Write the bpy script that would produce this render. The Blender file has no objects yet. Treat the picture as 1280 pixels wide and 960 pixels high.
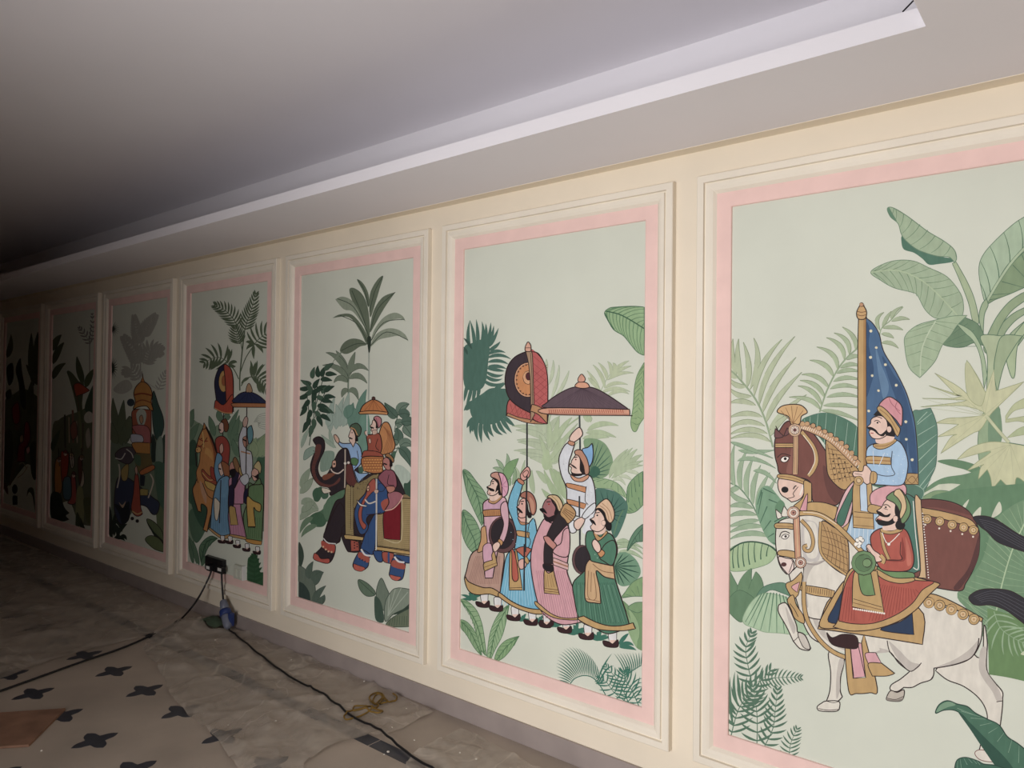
import bpy, bmesh, math, random
from mathutils import Vector, Matrix, noise
random.seed(7)
C = bpy.context.scene.collection
SC = bpy.context.scene

# ------------------------------------------------------------------ camera
IMG_W, IMG_H, FPX = 1280, 960, 900.0
YAW, PITCH, ROLL = 0.68432449, 0.01166781, 0.0104531
DIST, EYE = 2.602, 1.6                       # metres from mural wall, height above floor
_F = Vector((-math.sin(YAW)*math.cos(PITCH), math.cos(YAW)*math.cos(PITCH), math.sin(PITCH)))
_R0 = Vector((math.cos(YAW), math.sin(YAW), 0.0)); _U0 = _R0.cross(_F)
_R = _R0*math.cos(ROLL) + _U0*math.sin(ROLL); _U = _U0*math.cos(ROLL) - _R0*math.sin(ROLL)
cam_data = bpy.data.cameras.new('camera'); cam_data.sensor_fit = 'HORIZONTAL'
cam_data.sensor_width = 36.0; cam_data.lens = FPX/IMG_W*36.0; cam_data.clip_start = 0.05
cam = bpy.data.objects.new('camera', cam_data); C.objects.link(cam)
m = Matrix((_R, _U, -_F)).transposed().to_4x4(); m.translation = (0.0, -DIST, EYE)
cam.matrix_world = m; SC.camera = cam

# ------------------------------------------------------------------ world, daylight, exposure
SC.view_settings.view_transform = 'Standard'; SC.view_settings.look = 'None'
SC.view_settings.gamma = 1.0; SC.view_settings.use_curve_mapping = False
SC.view_settings.exposure = 0.0
w = bpy.data.worlds.new('world'); SC.world = w; w.use_nodes = True
w.node_tree.nodes['Background'].inputs[0].default_value = (0.72, 0.80, 1.0, 1); w.node_tree.nodes['Background'].inputs[1].default_value = 0.25
WIN_X0, WIN_X1, WIN_Z0, WIN_Z1, WIN_Y = -2.1, 0.2, 0.1, 2.1, -3.5   # unseen opening behind the camera; daylight setback added to cut light leftwards
ld = bpy.data.lights.new('daylight', 'AREA'); ld.shape = 'RECTANGLE'; ld.size = WIN_X1-WIN_X0; ld.size_y = WIN_Z1-WIN_Z0
ld.energy = 168; ld.color = (1.0, 0.985, 0.975)
lo = bpy.data.objects.new('daylight', ld); C.objects.link(lo)
lo.location = ((WIN_X0+WIN_X1)/2, WIN_Y-1.3, (WIN_Z0+WIN_Z1)/2); lo.rotation_euler = (math.radians(90), 0, 0)

# ------------------------------------------------------------------ helpers
def px_ray(x, y):
    return _F + _R*((x-IMG_W/2)/FPX) - _U*((y-IMG_H/2)/FPX)
def to_wall(x, y):                           # photo pixel -> (X, Z) on the mural wall plane y = 0
    v = px_ray(x, y); t = DIST/v.y
    return v.x*t, EYE + v.z*t
def to_floor(x, y, z=0.0):                   # photo pixel -> point on the floor
    v = px_ray(x, y); t = (z-EYE)/v.z
    return Vector((v.x*t, v.y*t-DIST, z))
def lin(c):
    return tuple(((v/255.0)/12.92 if v/255.0 <= 0.04045 else ((v/255.0+0.055)/1.055)**2.4) for v in c)
def tag(o, label=None, cat=None, group=None, kind=None):
    if label: o['label'] = label
    if cat: o['category'] = cat
    if group: o['group'] = group
    if kind: o['kind'] = kind
    return o
def empty(name, loc=(0, 0, 0)):
    o = bpy.data.objects.new(name, None); C.objects.link(o); o.location = loc; o.empty_display_size = 0.1
    return o
def mesh_obj(name, verts, faces, material=None, parent=None, smooth=False):
    me = bpy.data.meshes.new(name); me.from_pydata([tuple(v) for v in verts], [], faces); me.update()
    o = bpy.data.objects.new(name, me); C.objects.link(o)
    if material: me.materials.append(material)
    if smooth:
        for p in me.polygons: p.use_smooth = True
    if parent:
        o.parent = parent; o.matrix_parent_inverse = Matrix.Translation(parent.location).inverted()
    return o
def box_data(x0, x1, y0, y1, z0, z1):
    v = [(x, y, z) for x in (x0, x1) for y in (y0, y1) for z in (z0, z1)]
    return v, [(0,1,3,2), (4,6,7,5), (0,4,5,1), (2,3,7,6), (0,2,6,4), (1,5,7,3)]
def box(name, b, material, parent=None, bevel=0.0):
    v, f = box_data(*b); o = mesh_obj(name, v, f, material, parent)
    if bevel:
        bm = bmesh.new(); bm.from_mesh(o.data)
        bmesh.ops.bevel(bm, geom=bm.edges[:], offset=bevel, segments=2, affect='EDGES', profile=0.6)
        bm.to_mesh(o.data); bm.free()
    return o
def mat(name, col, rough=0.6, noise_amt=0.0, scale=5.0, bump=0.0, bump_scale=60.0, spec=0.3, col2=None, metal=0.0):
    M = bpy.data.materials.new(name); M.use_nodes = True; N = M.node_tree.nodes; K = M.node_tree.links
    b = N['Principled BSDF']; b.inputs['Roughness'].default_value = rough
    b.inputs['Specular IOR Level'].default_value = spec; b.inputs['Metallic'].default_value = metal
    c = lin(col); b.inputs['Base Color'].default_value = (*c, 1)
    tc = N.new('ShaderNodeTexCoord')
    if noise_amt or col2:
        n = N.new('ShaderNodeTexNoise'); n.inputs['Scale'].default_value = scale; n.inputs['Detail'].default_value = 6
        K.new(tc.outputs['Object'], n.inputs['Vector'])
        r = N.new('ShaderNodeValToRGB'); r.color_ramp.elements[0].position = 0.3; r.color_ramp.elements[1].position = 0.7
        a = lin(col2) if col2 else tuple(x*(1-noise_amt) for x in c)
        r.color_ramp.elements[0].color = (*a, 1); r.color_ramp.elements[1].color = (*(c if col2 else tuple(min(1, x*(1+noise_amt*0.5)) for x in c)), 1)
        K.new(n.outputs['Fac'], r.inputs['Fac']); K.new(r.outputs['Color'], b.inputs['Base Color'])
    if bump:
        n2 = N.new('ShaderNodeTexNoise'); n2.inputs['Scale'].default_value = bump_scale; n2.inputs['Detail'].default_value = 5
        K.new(tc.outputs['Object'], n2.inputs['Vector'])
        bp = N.new('ShaderNodeBump'); bp.inputs['Strength'].default_value = bump; bp.inputs['Distance'].default_value = 0.002
        K.new(n2.outputs['Fac'], bp.inputs['Height']); K.new(bp.outputs['Normal'], b.inputs['Normal'])
    return M
def paint_mat():
    M = bpy.data.materials.new('mural_paint'); M.use_nodes = True; N = M.node_tree.nodes; K = M.node_tree.links
    b = N['Principled BSDF']; b.inputs['Roughness'].default_value = 0.62; b.inputs['Specular IOR Level'].default_value = 0.25
    at = N.new('ShaderNodeAttribute'); at.attribute_name = 'paint'
    tc = N.new('ShaderNodeTexCoord'); n = N.new('ShaderNodeTexNoise'); n.inputs['Scale'].default_value = 55; n.inputs['Detail'].default_value = 4
    mp = N.new('ShaderNodeMapping'); mp.inputs['Scale'].default_value = (1.0, 1.0, 0.35)
    K.new(tc.outputs['Object'], mp.inputs['Vector']); K.new(mp.outputs['Vector'], n.inputs['Vector'])
    mr = N.new('ShaderNodeMapRange'); mr.inputs['From Min'].default_value = 0.25; mr.inputs['From Max'].default_value = 0.75
    mr.inputs['To Min'].default_value = 0.88; mr.inputs['To Max'].default_value = 1.08
    K.new(n.outputs['Fac'], mr.inputs['Value'])
    mx = N.new('ShaderNodeVectorMath'); mx.operation = 'SCALE'
    K.new(at.outputs['Color'], mx.inputs[0]); K.new(mr.outputs['Result'], mx.inputs['Scale']); K.new(mx.outputs['Vector'], b.inputs['Base Color'])
    return M
M_WALL = mat('cream_wall_paint', (238, 226, 206), 0.7, 0.05, 2.2, 0.12, 90)
M_MOULD = mat('ivory_moulding_paint', (240, 231, 215), 0.55, 0.05, 4.0, 0.10, 70)
M_PINK = mat('pink_border_paint', (242, 208, 200), 0.6, 0.06, 9.0, 0.1, 80)
M_CEIL = mat('white_ceiling_paint', (236, 233, 238), 0.8, 0.03, 1.2, 0.05, 60)
M_FIELD = mat('pale_sage_mural_ground', (217, 221, 207), 0.65, 0.045, 3.0, 0.08, 120)
M_SKIRT = mat('grey_brown_skirting_stone', (158, 146, 142), 0.35, 0.12, 6.0, 0.05, 40, spec=0.45)
M_FLOOR = mat('beige_floor_stone', (180, 167, 154), 0.5, 0.2, 2.2, 0.12, 30, spec=0.4)
M_INLAY = mat('charcoal_inlay_stone', (62, 64, 72), 0.4, 0.25, 14.0, 0.1, 50, spec=0.45)
M_DARKROOM = mat('unpainted_plaster', (165, 144, 128), 0.9, 0.1, 1.5)
M_PAINT = paint_mat()

# ------------------------------------------------------------------ the room
X_L, X_R, Y_F = -11.2, 2.4, WIN_Y
Z_SOFFIT, Z_LIP, Z_CEIL, Y_LIP, Y_TROUGH, X_COVE = 2.541, 2.5946, 2.958, -0.5343, -0.02, -0.3423
Y_CREAM = -0.062                              # the wall colour is carried this far onto the soffit
tag(box('wall_back', (X_L, X_R, 0.0, 0.2, -0.1, 3.15), M_WALL), kind='structure')
tag(box('wall_left', (X_L-0.2, X_L, Y_F-0.2, 0.2, -0.1, 3.15), M_DARKROOM), kind='structure')
tag(box('wall_right', (X_R, X_R+0.2, Y_F-0.2, 0.2, -0.1, 3.15), M_DARKROOM), kind='structure')
fw = empty('wall_front', (WIN_X0, Y_F, 0)); tag(fw, kind='structure')
for b in ((X_L, WIN_X0, Y_F-0.2, Y_F, -0.1, 3.15), (WIN_X1, X_R, Y_F-0.2, Y_F, -0.1, 3.15),
          (WIN_X0, WIN_X1, Y_F-0.2, Y_F, -0.1, WIN_Z0), (WIN_X0, WIN_X1, Y_F-0.2, Y_F, WIN_Z1, 3.15)):
    box('wall_section', b, M_DARKROOM, fw)
floor = tag(box('floor', (X_L, X_R, Y_F, 0.0, -0.1, 0.0), M_FLOOR), kind='structure')
# ceiling: high slab, lower soffit ring with an upstanding lip that hides a lighting trough
ceil = empty('ceiling', (X_L, 0, Z_CEIL)); tag(ceil, kind='structure')
box('ceiling_slab', (X_L, X_R, Y_F, 0.0, Z_CEIL, 3.15), M_CEIL, ceil)
box('soffit', (X_L, X_R, Y_LIP, Y_CREAM, Z_SOFFIT, Z_SOFFIT+0.018), M_CEIL, ceil)
box('soffit_edge_strip', (X_L, X_R, Y_CREAM, 0.0, Z_SOFFIT-0.002, Z_SOFFIT+0.018), M_WALL, ceil)
box('soffit_lip', (X_L, X_COVE, Y_LIP, Y_LIP+0.014, Z_SOFFIT+0.018, Z_LIP), M_CEIL, ceil)
box('trough_back', (X_L, X_R, Y_TROUGH, Y_TROUGH+0.02, Z_SOFFIT+0.018, Z_CEIL), M_CEIL, ceil)
box('soffit', (X_COVE, X_R, Y_F, Y_LIP, Z_SOFFIT, Z_SOFFIT+0.018), M_CEIL, ceil)
box('soffit_lip', (X_COVE, X_COVE+0.014, -3.6, Y_LIP+0.014, Z_SOFFIT+0.018, Z_LIP), M_CEIL, ceil)
box('trough_back', (X_COVE+0.42, X_COVE+0.44, -3.6, Y_TROUGH, Z_SOFFIT+0.018, Z_CEIL), M_CEIL, ceil)
tag(box('baseboard_back', (X_L, X_R, -0.012, 0.0, 0.0, 0.0955), M_SKIRT, bevel=0.002), kind='structure')

# ------------------------------------------------------------------ floor inlays
def inlay_mesh():
    pts = []
    for q in range(4):
        c, sn = ((1, 0), (0, 1), (-1, 0), (0, -1))[q]
        for u, w in ((.098, 0), (.082, .017), (.066, .026), (.050, .028), (.031, .031), (.028, .050), (.026, .066), (.017, .082)):
            pts.append((u*c - w*sn, u*sn + w*c))
    n = len(pts)
    v = [(x, y, 0.0012) for x, y in pts] + [(x*1.01, y*1.01, -0.004) for x, y in pts]
    me = bpy.data.meshes.new('flower_inlay')
    me.from_pydata(v, [], [tuple(range(n))] + [(i, n+i, n+(i+1) % n, (i+1) % n) for i in range(n)]); me.materials.append(M_INLAY)
    return me
inlay = inlay_mesh()
for row in range(9):
    for k in range(-5, 20):
        x = -3.135 - 0.391*k; y = -0.85 - 0.39*row
        if x < X_L+0.2 or x > X_R-0.2 or y < Y_F+0.1: continue
        if x > -1.5 - 1.0*row: continue
        o = bpy.data.objects.new('flower_inlay', inlay); C.objects.link(o); o.parent = floor
        o.location = (x + random.uniform(-.006, .006), y + random.uniform(-.006, .006), 0); o.rotation_euler.z = random.uniform(-.05, .05)
for k in range(13):
    x0 = X_L + 0.1 + k*0.95
    if x0 > -1.2: break
    box('border_strip', (x0, x0+0.944, -0.472, -0.400, -0.004, 0.001), M_INLAY, floor)
# ------------------------------------------------------------------ framed mural panels
P_W, P_PITCH, P_RIGHT = 1.268, 1.368, 0.072   # outer width, spacing, right edge of the panel nearest the opening
P_Z0, P_Z1 = 0.208, 2.434
T_PINK = 0.010
PROFILE = [(0, 0), (0, .027), (.003, .030), (.028, .030), (.030, .019), (.036, .019), (.038, .027), (.052, .0255), (.063, .021), (.070, .014), (.074, .010), (.074, 0)]
def ring(x0, x1, z0, z1, s, h):
    return [(x0+s, -h, z0+s), (x1-s, -h, z0+s), (x1-s, -h, z1-s), (x0+s, -h, z1-s)]
def sweep(name, x0, x1, z0, z1, prof, material, parent):
    v, f = [], []
    for s, h in prof: v += ring(x0, x1, z0, z1, s, h)
    for i in range(len(prof)-1):
        for k in range(4):
            a = i*4+k; b = i*4+(k+1) % 4
            f.append((a, b, b+4, a+4))
    return mesh_obj(name, v, f, material, parent)
PANELS = {}
PANEL_LABELS = {
 7: 'tall mural of two horsemen, one holding a blue flag with stars',
 6: 'tall mural of five attendants walking under a round standard and a dark parasol',
 5: 'tall mural of two elephants with riders under a small orange parasol',
 4: 'tall mural of an orange horse and robed attendants above the black wall socket',
 3: 'tall mural of an elephant carrying a domed gold howdah',
 2: 'dim mural of small marching figures with a red pennant',
 1: 'darkest mural with a rider in dark red among banana leaves'}
for n in range(1, 8):
    x1 = P_RIGHT - (7-n)*P_PITCH; x0 = x1 - P_W
    e = empty('mural_panel', (x0, 0, P_Z0)); tag(e, PANEL_LABELS[n], 'mural', 'framed murals along the long wall')
    sweep('frame_moulding', x0, x1, P_Z0, P_Z1, PROFILE, M_MOULD, e)
    sweep('pink_border', x0, x1, P_Z0, P_Z1, [(.070, .0095), (.0745, T_PINK), (.127, T_PINK), (.130, T_PINK-.002), (.131, 0)], M_PINK, e)
    fx0, fx1, fz0, fz1 = x0+.129, x1-.129, P_Z0+.129, P_Z1-.129
    mesh_obj('painted_ground', [(fx0, -.0006, fz0), (fx1, -.0006, fz0), (fx1, -.0006, fz1), (fx0, -.0006, fz1)], [(0, 1, 2, 3)], M_FIELD, e)
    PANELS[n] = (e, fx0, fx1, fz0, fz1)
# ------------------------------------------------------------------ brush tools: every painted shape is a flat flake of paint on the wall
# shapes are written as 'x,y x,y ...' in photo pixels (optionally a zoomed crop, see org); '*' marks a sharp corner
class Brush: pass
B = Brush(); B.ox, B.oy, B.s = 0.0, 0.0, 1.0
def org(ox, oy, s): B.ox, B.oy, B.s = ox, oy, s
def panel(n, gain=1.0):
    B.n = n; B.e, *B.rect = PANELS[n]; B.layer = 0; B.polys = []; B.gain = gain; B.placed = []
def parse(s):
    out = []
    for tok in s.split():
        c = tok.endswith('*'); x, y = tok.rstrip('*').split(',')
        out.append((float(x)/B.s + B.ox, float(y)/B.s + B.oy, c))
    return out
def cr(p0, p1, p2, p3, t):
    return tuple(0.5*((2*p1[i]) + (-p0[i]+p2[i])*t + (2*p0[i]-5*p1[i]+4*p2[i]-p3[i])*t*t + (-p0[i]+3*p1[i]-3*p2[i]+p3[i])*t**3) for i in (0, 1))
def curve(P, closed=False, n=5):
    m = len(P); out = []
    if m < 3: return [(p[0], p[1]) for p in P]
    for i in range(m if closed else m-1):
        p1, p2 = P[i], P[(i+1) % m]
        if p1[2] and p2[2]:
            out.append(p1[:2]); continue
        p0 = P[i-1] if (closed or i > 0) else p1
        p3 = P[(i+2) % m] if (closed or i+2 < m) else p2
        if p1[2]: p0 = p1
        if p2[2]: p3 = p2
        for k in range(n): out.append(cr(p0, p1, p2, p3, k/n))
    if not closed: out.append(P[-1][:2])
    return out
def clip(poly):
    x0, x1, z0, z1 = B.rect
    for ax, lim, sg in ((0, x0, 1), (0, x1, -1), (1, z0, 1), (1, z1, -1)):
        if not poly: return poly
        if all((p[ax]-lim)*sg >= 0 for p in poly): continue
        out = []
        for i, p in enumerate(poly):
            q = poly[i-1]; a, b = (q[ax]-lim)*sg, (p[ax]-lim)*sg
            if (a >= 0) != (b >= 0):
                t = a/(a-b); out.append((q[0]+(p[0]-q[0])*t, q[1]+(p[1]-q[1])*t))
            if b >= 0: out.append(p)
        poly = out
    return poly
def add(col, poly):
    w = clip([to_wall(*p) for p in poly])
    if len(w) >= 3: B.polys.append((col, w, B.layer))
def up(): B.layer += 1
DK = (50, 34, 34)
def strip(col, pts, wf):
    n = len(pts); L, R = [], []
    for i, p in enumerate(pts):
        a = pts[max(0, i-1)]; b = pts[min(n-1, i+1)]
        dx, dy = b[0]-a[0], b[1]-a[1]; l = math.hypot(dx, dy) or 1.0
        h = wf(i/(n-1) if n > 1 else 0)/2
        L.append((p[0]-dy/l*h, p[1]+dx/l*h)); R.append((p[0]+dy/l*h, p[1]-dx/l*h))
    for i in range(n-1): add(col, [L[i], L[i+1], R[i+1], R[i]])
TAPER = {'n': lambda t: 1.0, 'e': lambda t: max(0.06, 1-t), 'b': lambda t: max(0.08, math.sin(math.pi*min(1, max(0, t)))**0.7), 's': lambda t: 1-0.6*t}
def L(col, s, w=1.0, tp='n', n=5, closed=False):
    P = parse(s) if isinstance(s, str) else s
    pts = curve(P, closed, n)
    if len(pts) == 2 and tp != 'n': pts = [(pts[0][0]+(pts[1][0]-pts[0][0])*i/6, pts[0][1]+(pts[1][1]-pts[0][1])*i/6) for i in range(7)]
    if closed: pts = pts + pts[:2]
    up(); strip(col, pts, lambda t: w*TAPER[tp](t))
def F(col, s, ol=None, lw=1.0, n=5):
    P = parse(s) if isinstance(s, str) else s
    pts = curve(P, True, n); up(); add(col, pts)
    if ol is not None:
        up(); strip(ol, pts + pts[:2], lambda t: lw*1.35)
def O(col, s, r, ol=None, lw=0.8, ry=None, k=12):            # discs at the listed points, radius in crop units
    up()
    for x, y, _ in parse(s):
        rr = r/B.s; r2 = (ry or r)/B.s
        c = [(x+rr*math.cos(2*math.pi*i/k), y+r2*math.sin(2*math.pi*i/k)) for i in range(k)]
        if col is not None: add(col, c)
        if ol is not None: strip(ol, c+c[:2], lambda t: lw)
def bez(a, b, c, n=9):
    return [((1-t)**2*a[0]+2*t*(1-t)*b[0]+t*t*c[0], (1-t)**2*a[1]+2*t*(1-t)*b[1]+t*t*c[1]) for t in [i/n for i in range(n+1)]]
def blade(col, s, w, edge=None, ew=0.7, rib=None, n=9):      # tapered leaf blades, three points each: base, control, tip
    P = parse(s); ww = w/B.s
    for i in range(0, len(P)-2, 3):
        a, b, c = P[i], P[i+1], P[i+2]; pts = bez(a, b, c, n); up()
        Lp, Rp = [], []
        for k, p in enumerate(pts):
            q0, q1 = pts[max(0, k-1)], pts[min(n, k+1)]; dx, dy = q1[0]-q0[0], q1[1]-q0[1]; l = math.hypot(dx, dy) or 1
            t = k/n; h = ww/2*(math.sin(math.pi*t**0.75)**0.8 if 0 < t < 1 else 0.04)
            Lp.append((p[0]-dy/l*h, p[1]+dx/l*h)); Rp.append((p[0]+dy/l*h, p[1]-dx/l*h))
        add(col, Lp + Rp[::-1])
        if edge is not None: up(); strip(edge, Lp, lambda t: ew); strip(edge, Rp[n//2:], lambda t: ew*0.6)
        if rib is not None: up(); strip(rib, pts, lambda t: ew)
def along(P, t):
    k = t*(len(P)-1); i = min(len(P)-2, int(k)); u = k-i
    return (P[i][0]+(P[i+1][0]-P[i][0])*u, P[i][1]+(P[i+1][1]-P[i][1])*u), (P[i+1][0]-P[i][0], P[i+1][1]-P[i][1])
def frond(col, s, n, ln, w, ang=55, rib=1.0, droop=0.25, t0=0.08, sides=(1, -1), prof=None, asp=1.0, edge=None):
    pts = curve(parse(s), False, 6); up(); strip(col, pts, lambda t: rib*(1-0.6*t)); lnp = ln/B.s; wp = w/B.s; up()
    for k in range(n):
        t = t0 + (1-t0)*k/(n-1); p, dr = along(pts, min(t, 0.999)); a0 = math.atan2(dr[1], dr[0])
        lf = lnp*(prof(t) if prof else (0.55+0.75*math.sin(math.pi*min(1, 0.15+0.8*t)))*(1-0.35*t))
        for sd in sides:
            a = a0 + sd*math.radians(ang*(1-0.45*t)); q = (p[0]+lf*math.cos(a)*asp, p[1]+lf*math.sin(a))
            cpt = (p[0]+0.55*lf*math.cos(a+sd*droop)*asp, p[1]+0.55*lf*math.sin(a+sd*droop))
            c = bez(p, cpt, q, 5); Lp, Rp = [], []
            for i, z in enumerate(c):
                y0, y1 = c[max(0, i-1)], c[min(5, i+1)]; dx, dy = y1[0]-y0[0], y1[1]-y0[1]; l = math.hypot(dx, dy) or 1
                h = wp/2*(math.sin(math.pi*(0.12+0.88*i/5))**0.8 if i < 5 else 0.03)
                Lp.append((z[0]-dy/l*h, z[1]+dx/l*h)); Rp.append((z[0]+dy/l*h, z[1]-dx/l*h))
            up(); add(col, Lp+Rp[::-1])
            if edge is not None: B.layer += 1; strip(edge, Lp, lambda t: 0.5); B.layer -= 1
    up()
def veins(col, rib, edge, n, w=0.6, sh=0.12, t0=0.04, t1=0.96, bow=0.0):   # side veins from a midrib to a leaf edge
    a = curve(parse(rib), False, 6); b = curve(parse(edge), False, 6); up()
    for k in range(n):
        t = t0 + (t1-t0)*k/max(1, n-1); p, _ = along(a, min(.999, max(0, t-sh*(1-t)))); q, _ = along(b, min(.999, t))
        mid = ((p[0]+q[0])/2 + bow*(q[1]-p[1]), (p[1]+q[1])/2 - bow*(q[0]-p[0]))
        strip(col, bez(p, mid, q, 4), lambda t: w*(1-0.5*t))
def fan(col, c, r, a0, a1, n, core=0.45, w=1.0, edge=None, jit=0.1, ry=1.0, seed=1):   # spiky fan palm leaf, angles in degrees
    rnd = random.Random(seed); (cx, cy, _), = parse(c); rr = r/B.s; pts = []
    for k in range(n):
        a = math.radians(a0+(a1-a0)*(k+0.5)/n); da = math.radians((a1-a0)/n)*0.5*w; R = rr*(1-jit*rnd.random())
        pts += [(cx+rr*core*math.cos(a-da), cy+ry*rr*core*math.sin(a-da)), (cx+R*math.cos(a), cy+ry*R*math.sin(a))]
    a = math.radians(a1); pts.append((cx+rr*core*math.cos(a), cy+ry*rr*core*math.sin(a)))
    if abs(a1-a0) < 355: pts.append((cx, cy))
    up(); add(col, pts)
    if edge is not None:
        up()
        for k in range(n):
            a = math.radians(a0+(a1-a0)*(k+0.5)/n)
            strip(edge, [(cx+0.12*rr*math.cos(a), cy+ry*0.12*rr*math.sin(a)), (cx+0.8*rr*math.cos(a), cy+ry*0.8*rr*math.sin(a))], lambda t: 0.6*(1-t)+0.15)
def tube(col, s, w, ol=None, lw=0.8, tp='n'):                  # band of paint with an outline either side
    ww = w/B.s
    if ol is not None: L(ol, s, ww+2*lw, tp)
    L(col, s, ww, tp)
def done(name, label=None, parent=None):
    v, f, cols = [], [], []
    # stack each stroke only as high as the paint it really overlaps
    boxes = {}
    for col, w, ly in B.polys:
        xs = [q[0] for q in w]; zs = [q[1] for q in w]; b = boxes.get(ly)
        n4 = (min(xs), max(xs), min(zs), max(zs))
        boxes[ly] = n4 if b is None else (min(b[0], n4[0]), max(b[1], n4[1]), min(b[2], n4[2]), max(b[3], n4[3]))
    lev = {}
    for ly in sorted(boxes):
        b = boxes[ly]; h = 0
        for q, k in B.placed:
            if k > h and q[0] < b[1] and q[1] > b[0] and q[2] < b[3] and q[3] > b[2]: h = k
        lev[ly] = h+1; B.placed.append((b, h+1))
    for k, (col, w, ly) in enumerate(B.polys):
        i = len(v); y = -(0.0009 + lev[ly]*0.000014 + (k % 9)*0.0000014)
        v += [(p[0], y, p[1]) for p in w]; f.append(tuple(range(i, i+len(w)))); cols.append(col)
    me = bpy.data.meshes.new(name); me.from_pydata(v, [], f); me.materials.append(M_PAINT)
    ca = me.color_attributes.new('paint', 'FLOAT_COLOR', 'CORNER'); buf = []
    for p, c in zip(me.polygons, cols):
        l = [x*B.gain for x in lin(c)]; g = 0.2126*l[0]+0.7152*l[1]+0.0722*l[2]; l = [x+(g-x)*0.16 for x in l]; buf += [*l, 1.0]*p.loop_total
    ca.data.foreach_set('color', buf)
    # faces look into the room
    flip = [p.index for p in me.polygons if p.normal.y > 0]
    if flip:
        bm = bmesh.new(); bm.from_mesh(me); bm.faces.ensure_lookup_table()
        bmesh.ops.reverse_faces(bm, faces=[bm.faces[i] for i in flip]); bm.to_mesh(me); bm.free()
    o = bpy.data.objects.new(name, me); C.objects.link(o); p = parent or B.e
    o.parent = p; o.matrix_parent_inverse = p.matrix_world.inverted() if parent is None else Matrix()
    if parent is None: o.matrix_parent_inverse = Matrix.Translation(B.e.location).inverted()
    if label: o['label'] = label
    B.polys = []
    return o
GOLD, GOLDL, SKIN = (200, 162, 100), (224, 192, 142), (238, 202, 184)
def banana(body, rib, edge1, edge2, col, dark, n=9, w=.8):
    F(col, body, dark, .6); veins(dark, rib, edge1, n, w, .12); veins(dark, rib, edge2, n, w, .12); L(dark, rib, 1.2)
def tuft(c, col, r, a0, a1, n, w):
    (x, y, _), = parse(c); x = (x-B.ox)*B.s; y = (y-B.oy)*B.s
    for k in range(n):
        a = math.radians(a0+(a1-a0)*k/(n-1)); rr = r*(0.8+0.3*math.sin(k*2.1))
        blade(col, '%.0f,%.0f %.0f,%.0f %.0f,%.0f' % (x, y, x+rr*.6*math.cos(a)*.7, y+rr*.8*math.sin(a), x+rr*math.cos(a), y+rr*math.sin(a)*.8), w)
def hatch(col, x0, x1, dx0, dx1, y0, y1, n, w=.7):
    for k in range(n):
        t = k/(n-1); L(col, '%.0f,%.0f %.0f,%.0f' % (x0+(x1-x0)*t, y0, dx0+(dx1-dx0)*t, y1), w)
WHT, SHOE = (232, 230, 228), (62, 36, 40)
def foot(x, y, s=1.0, dx=0):
    F(WHT, '%.0f,%.0f %.0f,%.0f* %.0f,%.0f* %.0f,%.0f*' % (x-22*s, y-70*s, x+32*s, y-66*s, x+30*s, y-5*s, x-20*s, y-8*s), DK, .6)
    F(SKIN, '%.0f,%.0f %.0f,%.0f %.0f,%.0f' % (x-18*s, y-10*s, x+30*s, y-12*s, x+10*s, y+14*s), None)
    F(SHOE, '%.0f,%.0f %.0f,%.0f %.0f,%.0f %.0f,%.0f %.0f,%.0f %.0f,%.0f %.0f,%.0f' % (x-60*s, y-8*s, x-20*s, y-2*s, x+5*s, y+12*s, x+38*s, y-16*s, x+40*s, y+30*s, x-5*s, y+36*s, x-50*s, y+24*s), DK, .7)
# ------------------------------------------------------------------ murals 3, 2 and 1: further along the wall
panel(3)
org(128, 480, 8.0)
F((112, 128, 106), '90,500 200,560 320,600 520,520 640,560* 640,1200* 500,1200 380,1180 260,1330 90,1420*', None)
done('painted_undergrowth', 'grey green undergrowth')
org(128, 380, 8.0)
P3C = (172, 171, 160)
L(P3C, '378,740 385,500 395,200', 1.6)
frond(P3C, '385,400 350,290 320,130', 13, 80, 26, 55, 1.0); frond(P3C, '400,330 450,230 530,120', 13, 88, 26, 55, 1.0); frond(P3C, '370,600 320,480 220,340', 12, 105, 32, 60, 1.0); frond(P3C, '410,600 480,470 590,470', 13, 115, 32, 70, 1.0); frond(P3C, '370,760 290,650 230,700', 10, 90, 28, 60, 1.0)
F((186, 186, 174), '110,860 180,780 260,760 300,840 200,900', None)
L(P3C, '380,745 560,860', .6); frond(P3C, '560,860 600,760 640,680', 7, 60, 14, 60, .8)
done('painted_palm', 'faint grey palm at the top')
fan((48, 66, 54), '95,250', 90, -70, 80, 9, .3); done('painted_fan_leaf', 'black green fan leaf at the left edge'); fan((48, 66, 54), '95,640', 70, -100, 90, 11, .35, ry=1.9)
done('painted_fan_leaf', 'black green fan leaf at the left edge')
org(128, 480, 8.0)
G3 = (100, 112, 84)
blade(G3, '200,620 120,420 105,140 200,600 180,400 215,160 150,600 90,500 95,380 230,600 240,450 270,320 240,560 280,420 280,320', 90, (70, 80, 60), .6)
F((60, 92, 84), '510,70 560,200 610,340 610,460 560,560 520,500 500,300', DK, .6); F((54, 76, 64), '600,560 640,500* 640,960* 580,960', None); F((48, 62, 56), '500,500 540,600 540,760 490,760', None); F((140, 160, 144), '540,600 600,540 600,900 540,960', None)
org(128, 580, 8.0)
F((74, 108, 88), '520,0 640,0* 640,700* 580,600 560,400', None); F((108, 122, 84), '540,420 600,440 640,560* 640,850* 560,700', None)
F((104, 120, 80), '445,550 520,580 600,680 620,810* 540,720 470,630', DK, .6); F((40, 50, 40), '450,580 520,680 620,780 615,820 520,720', None); F((108, 124, 80), '430,760 480,715 560,740 615,810 615,880* 520,850', DK, .6)
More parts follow.
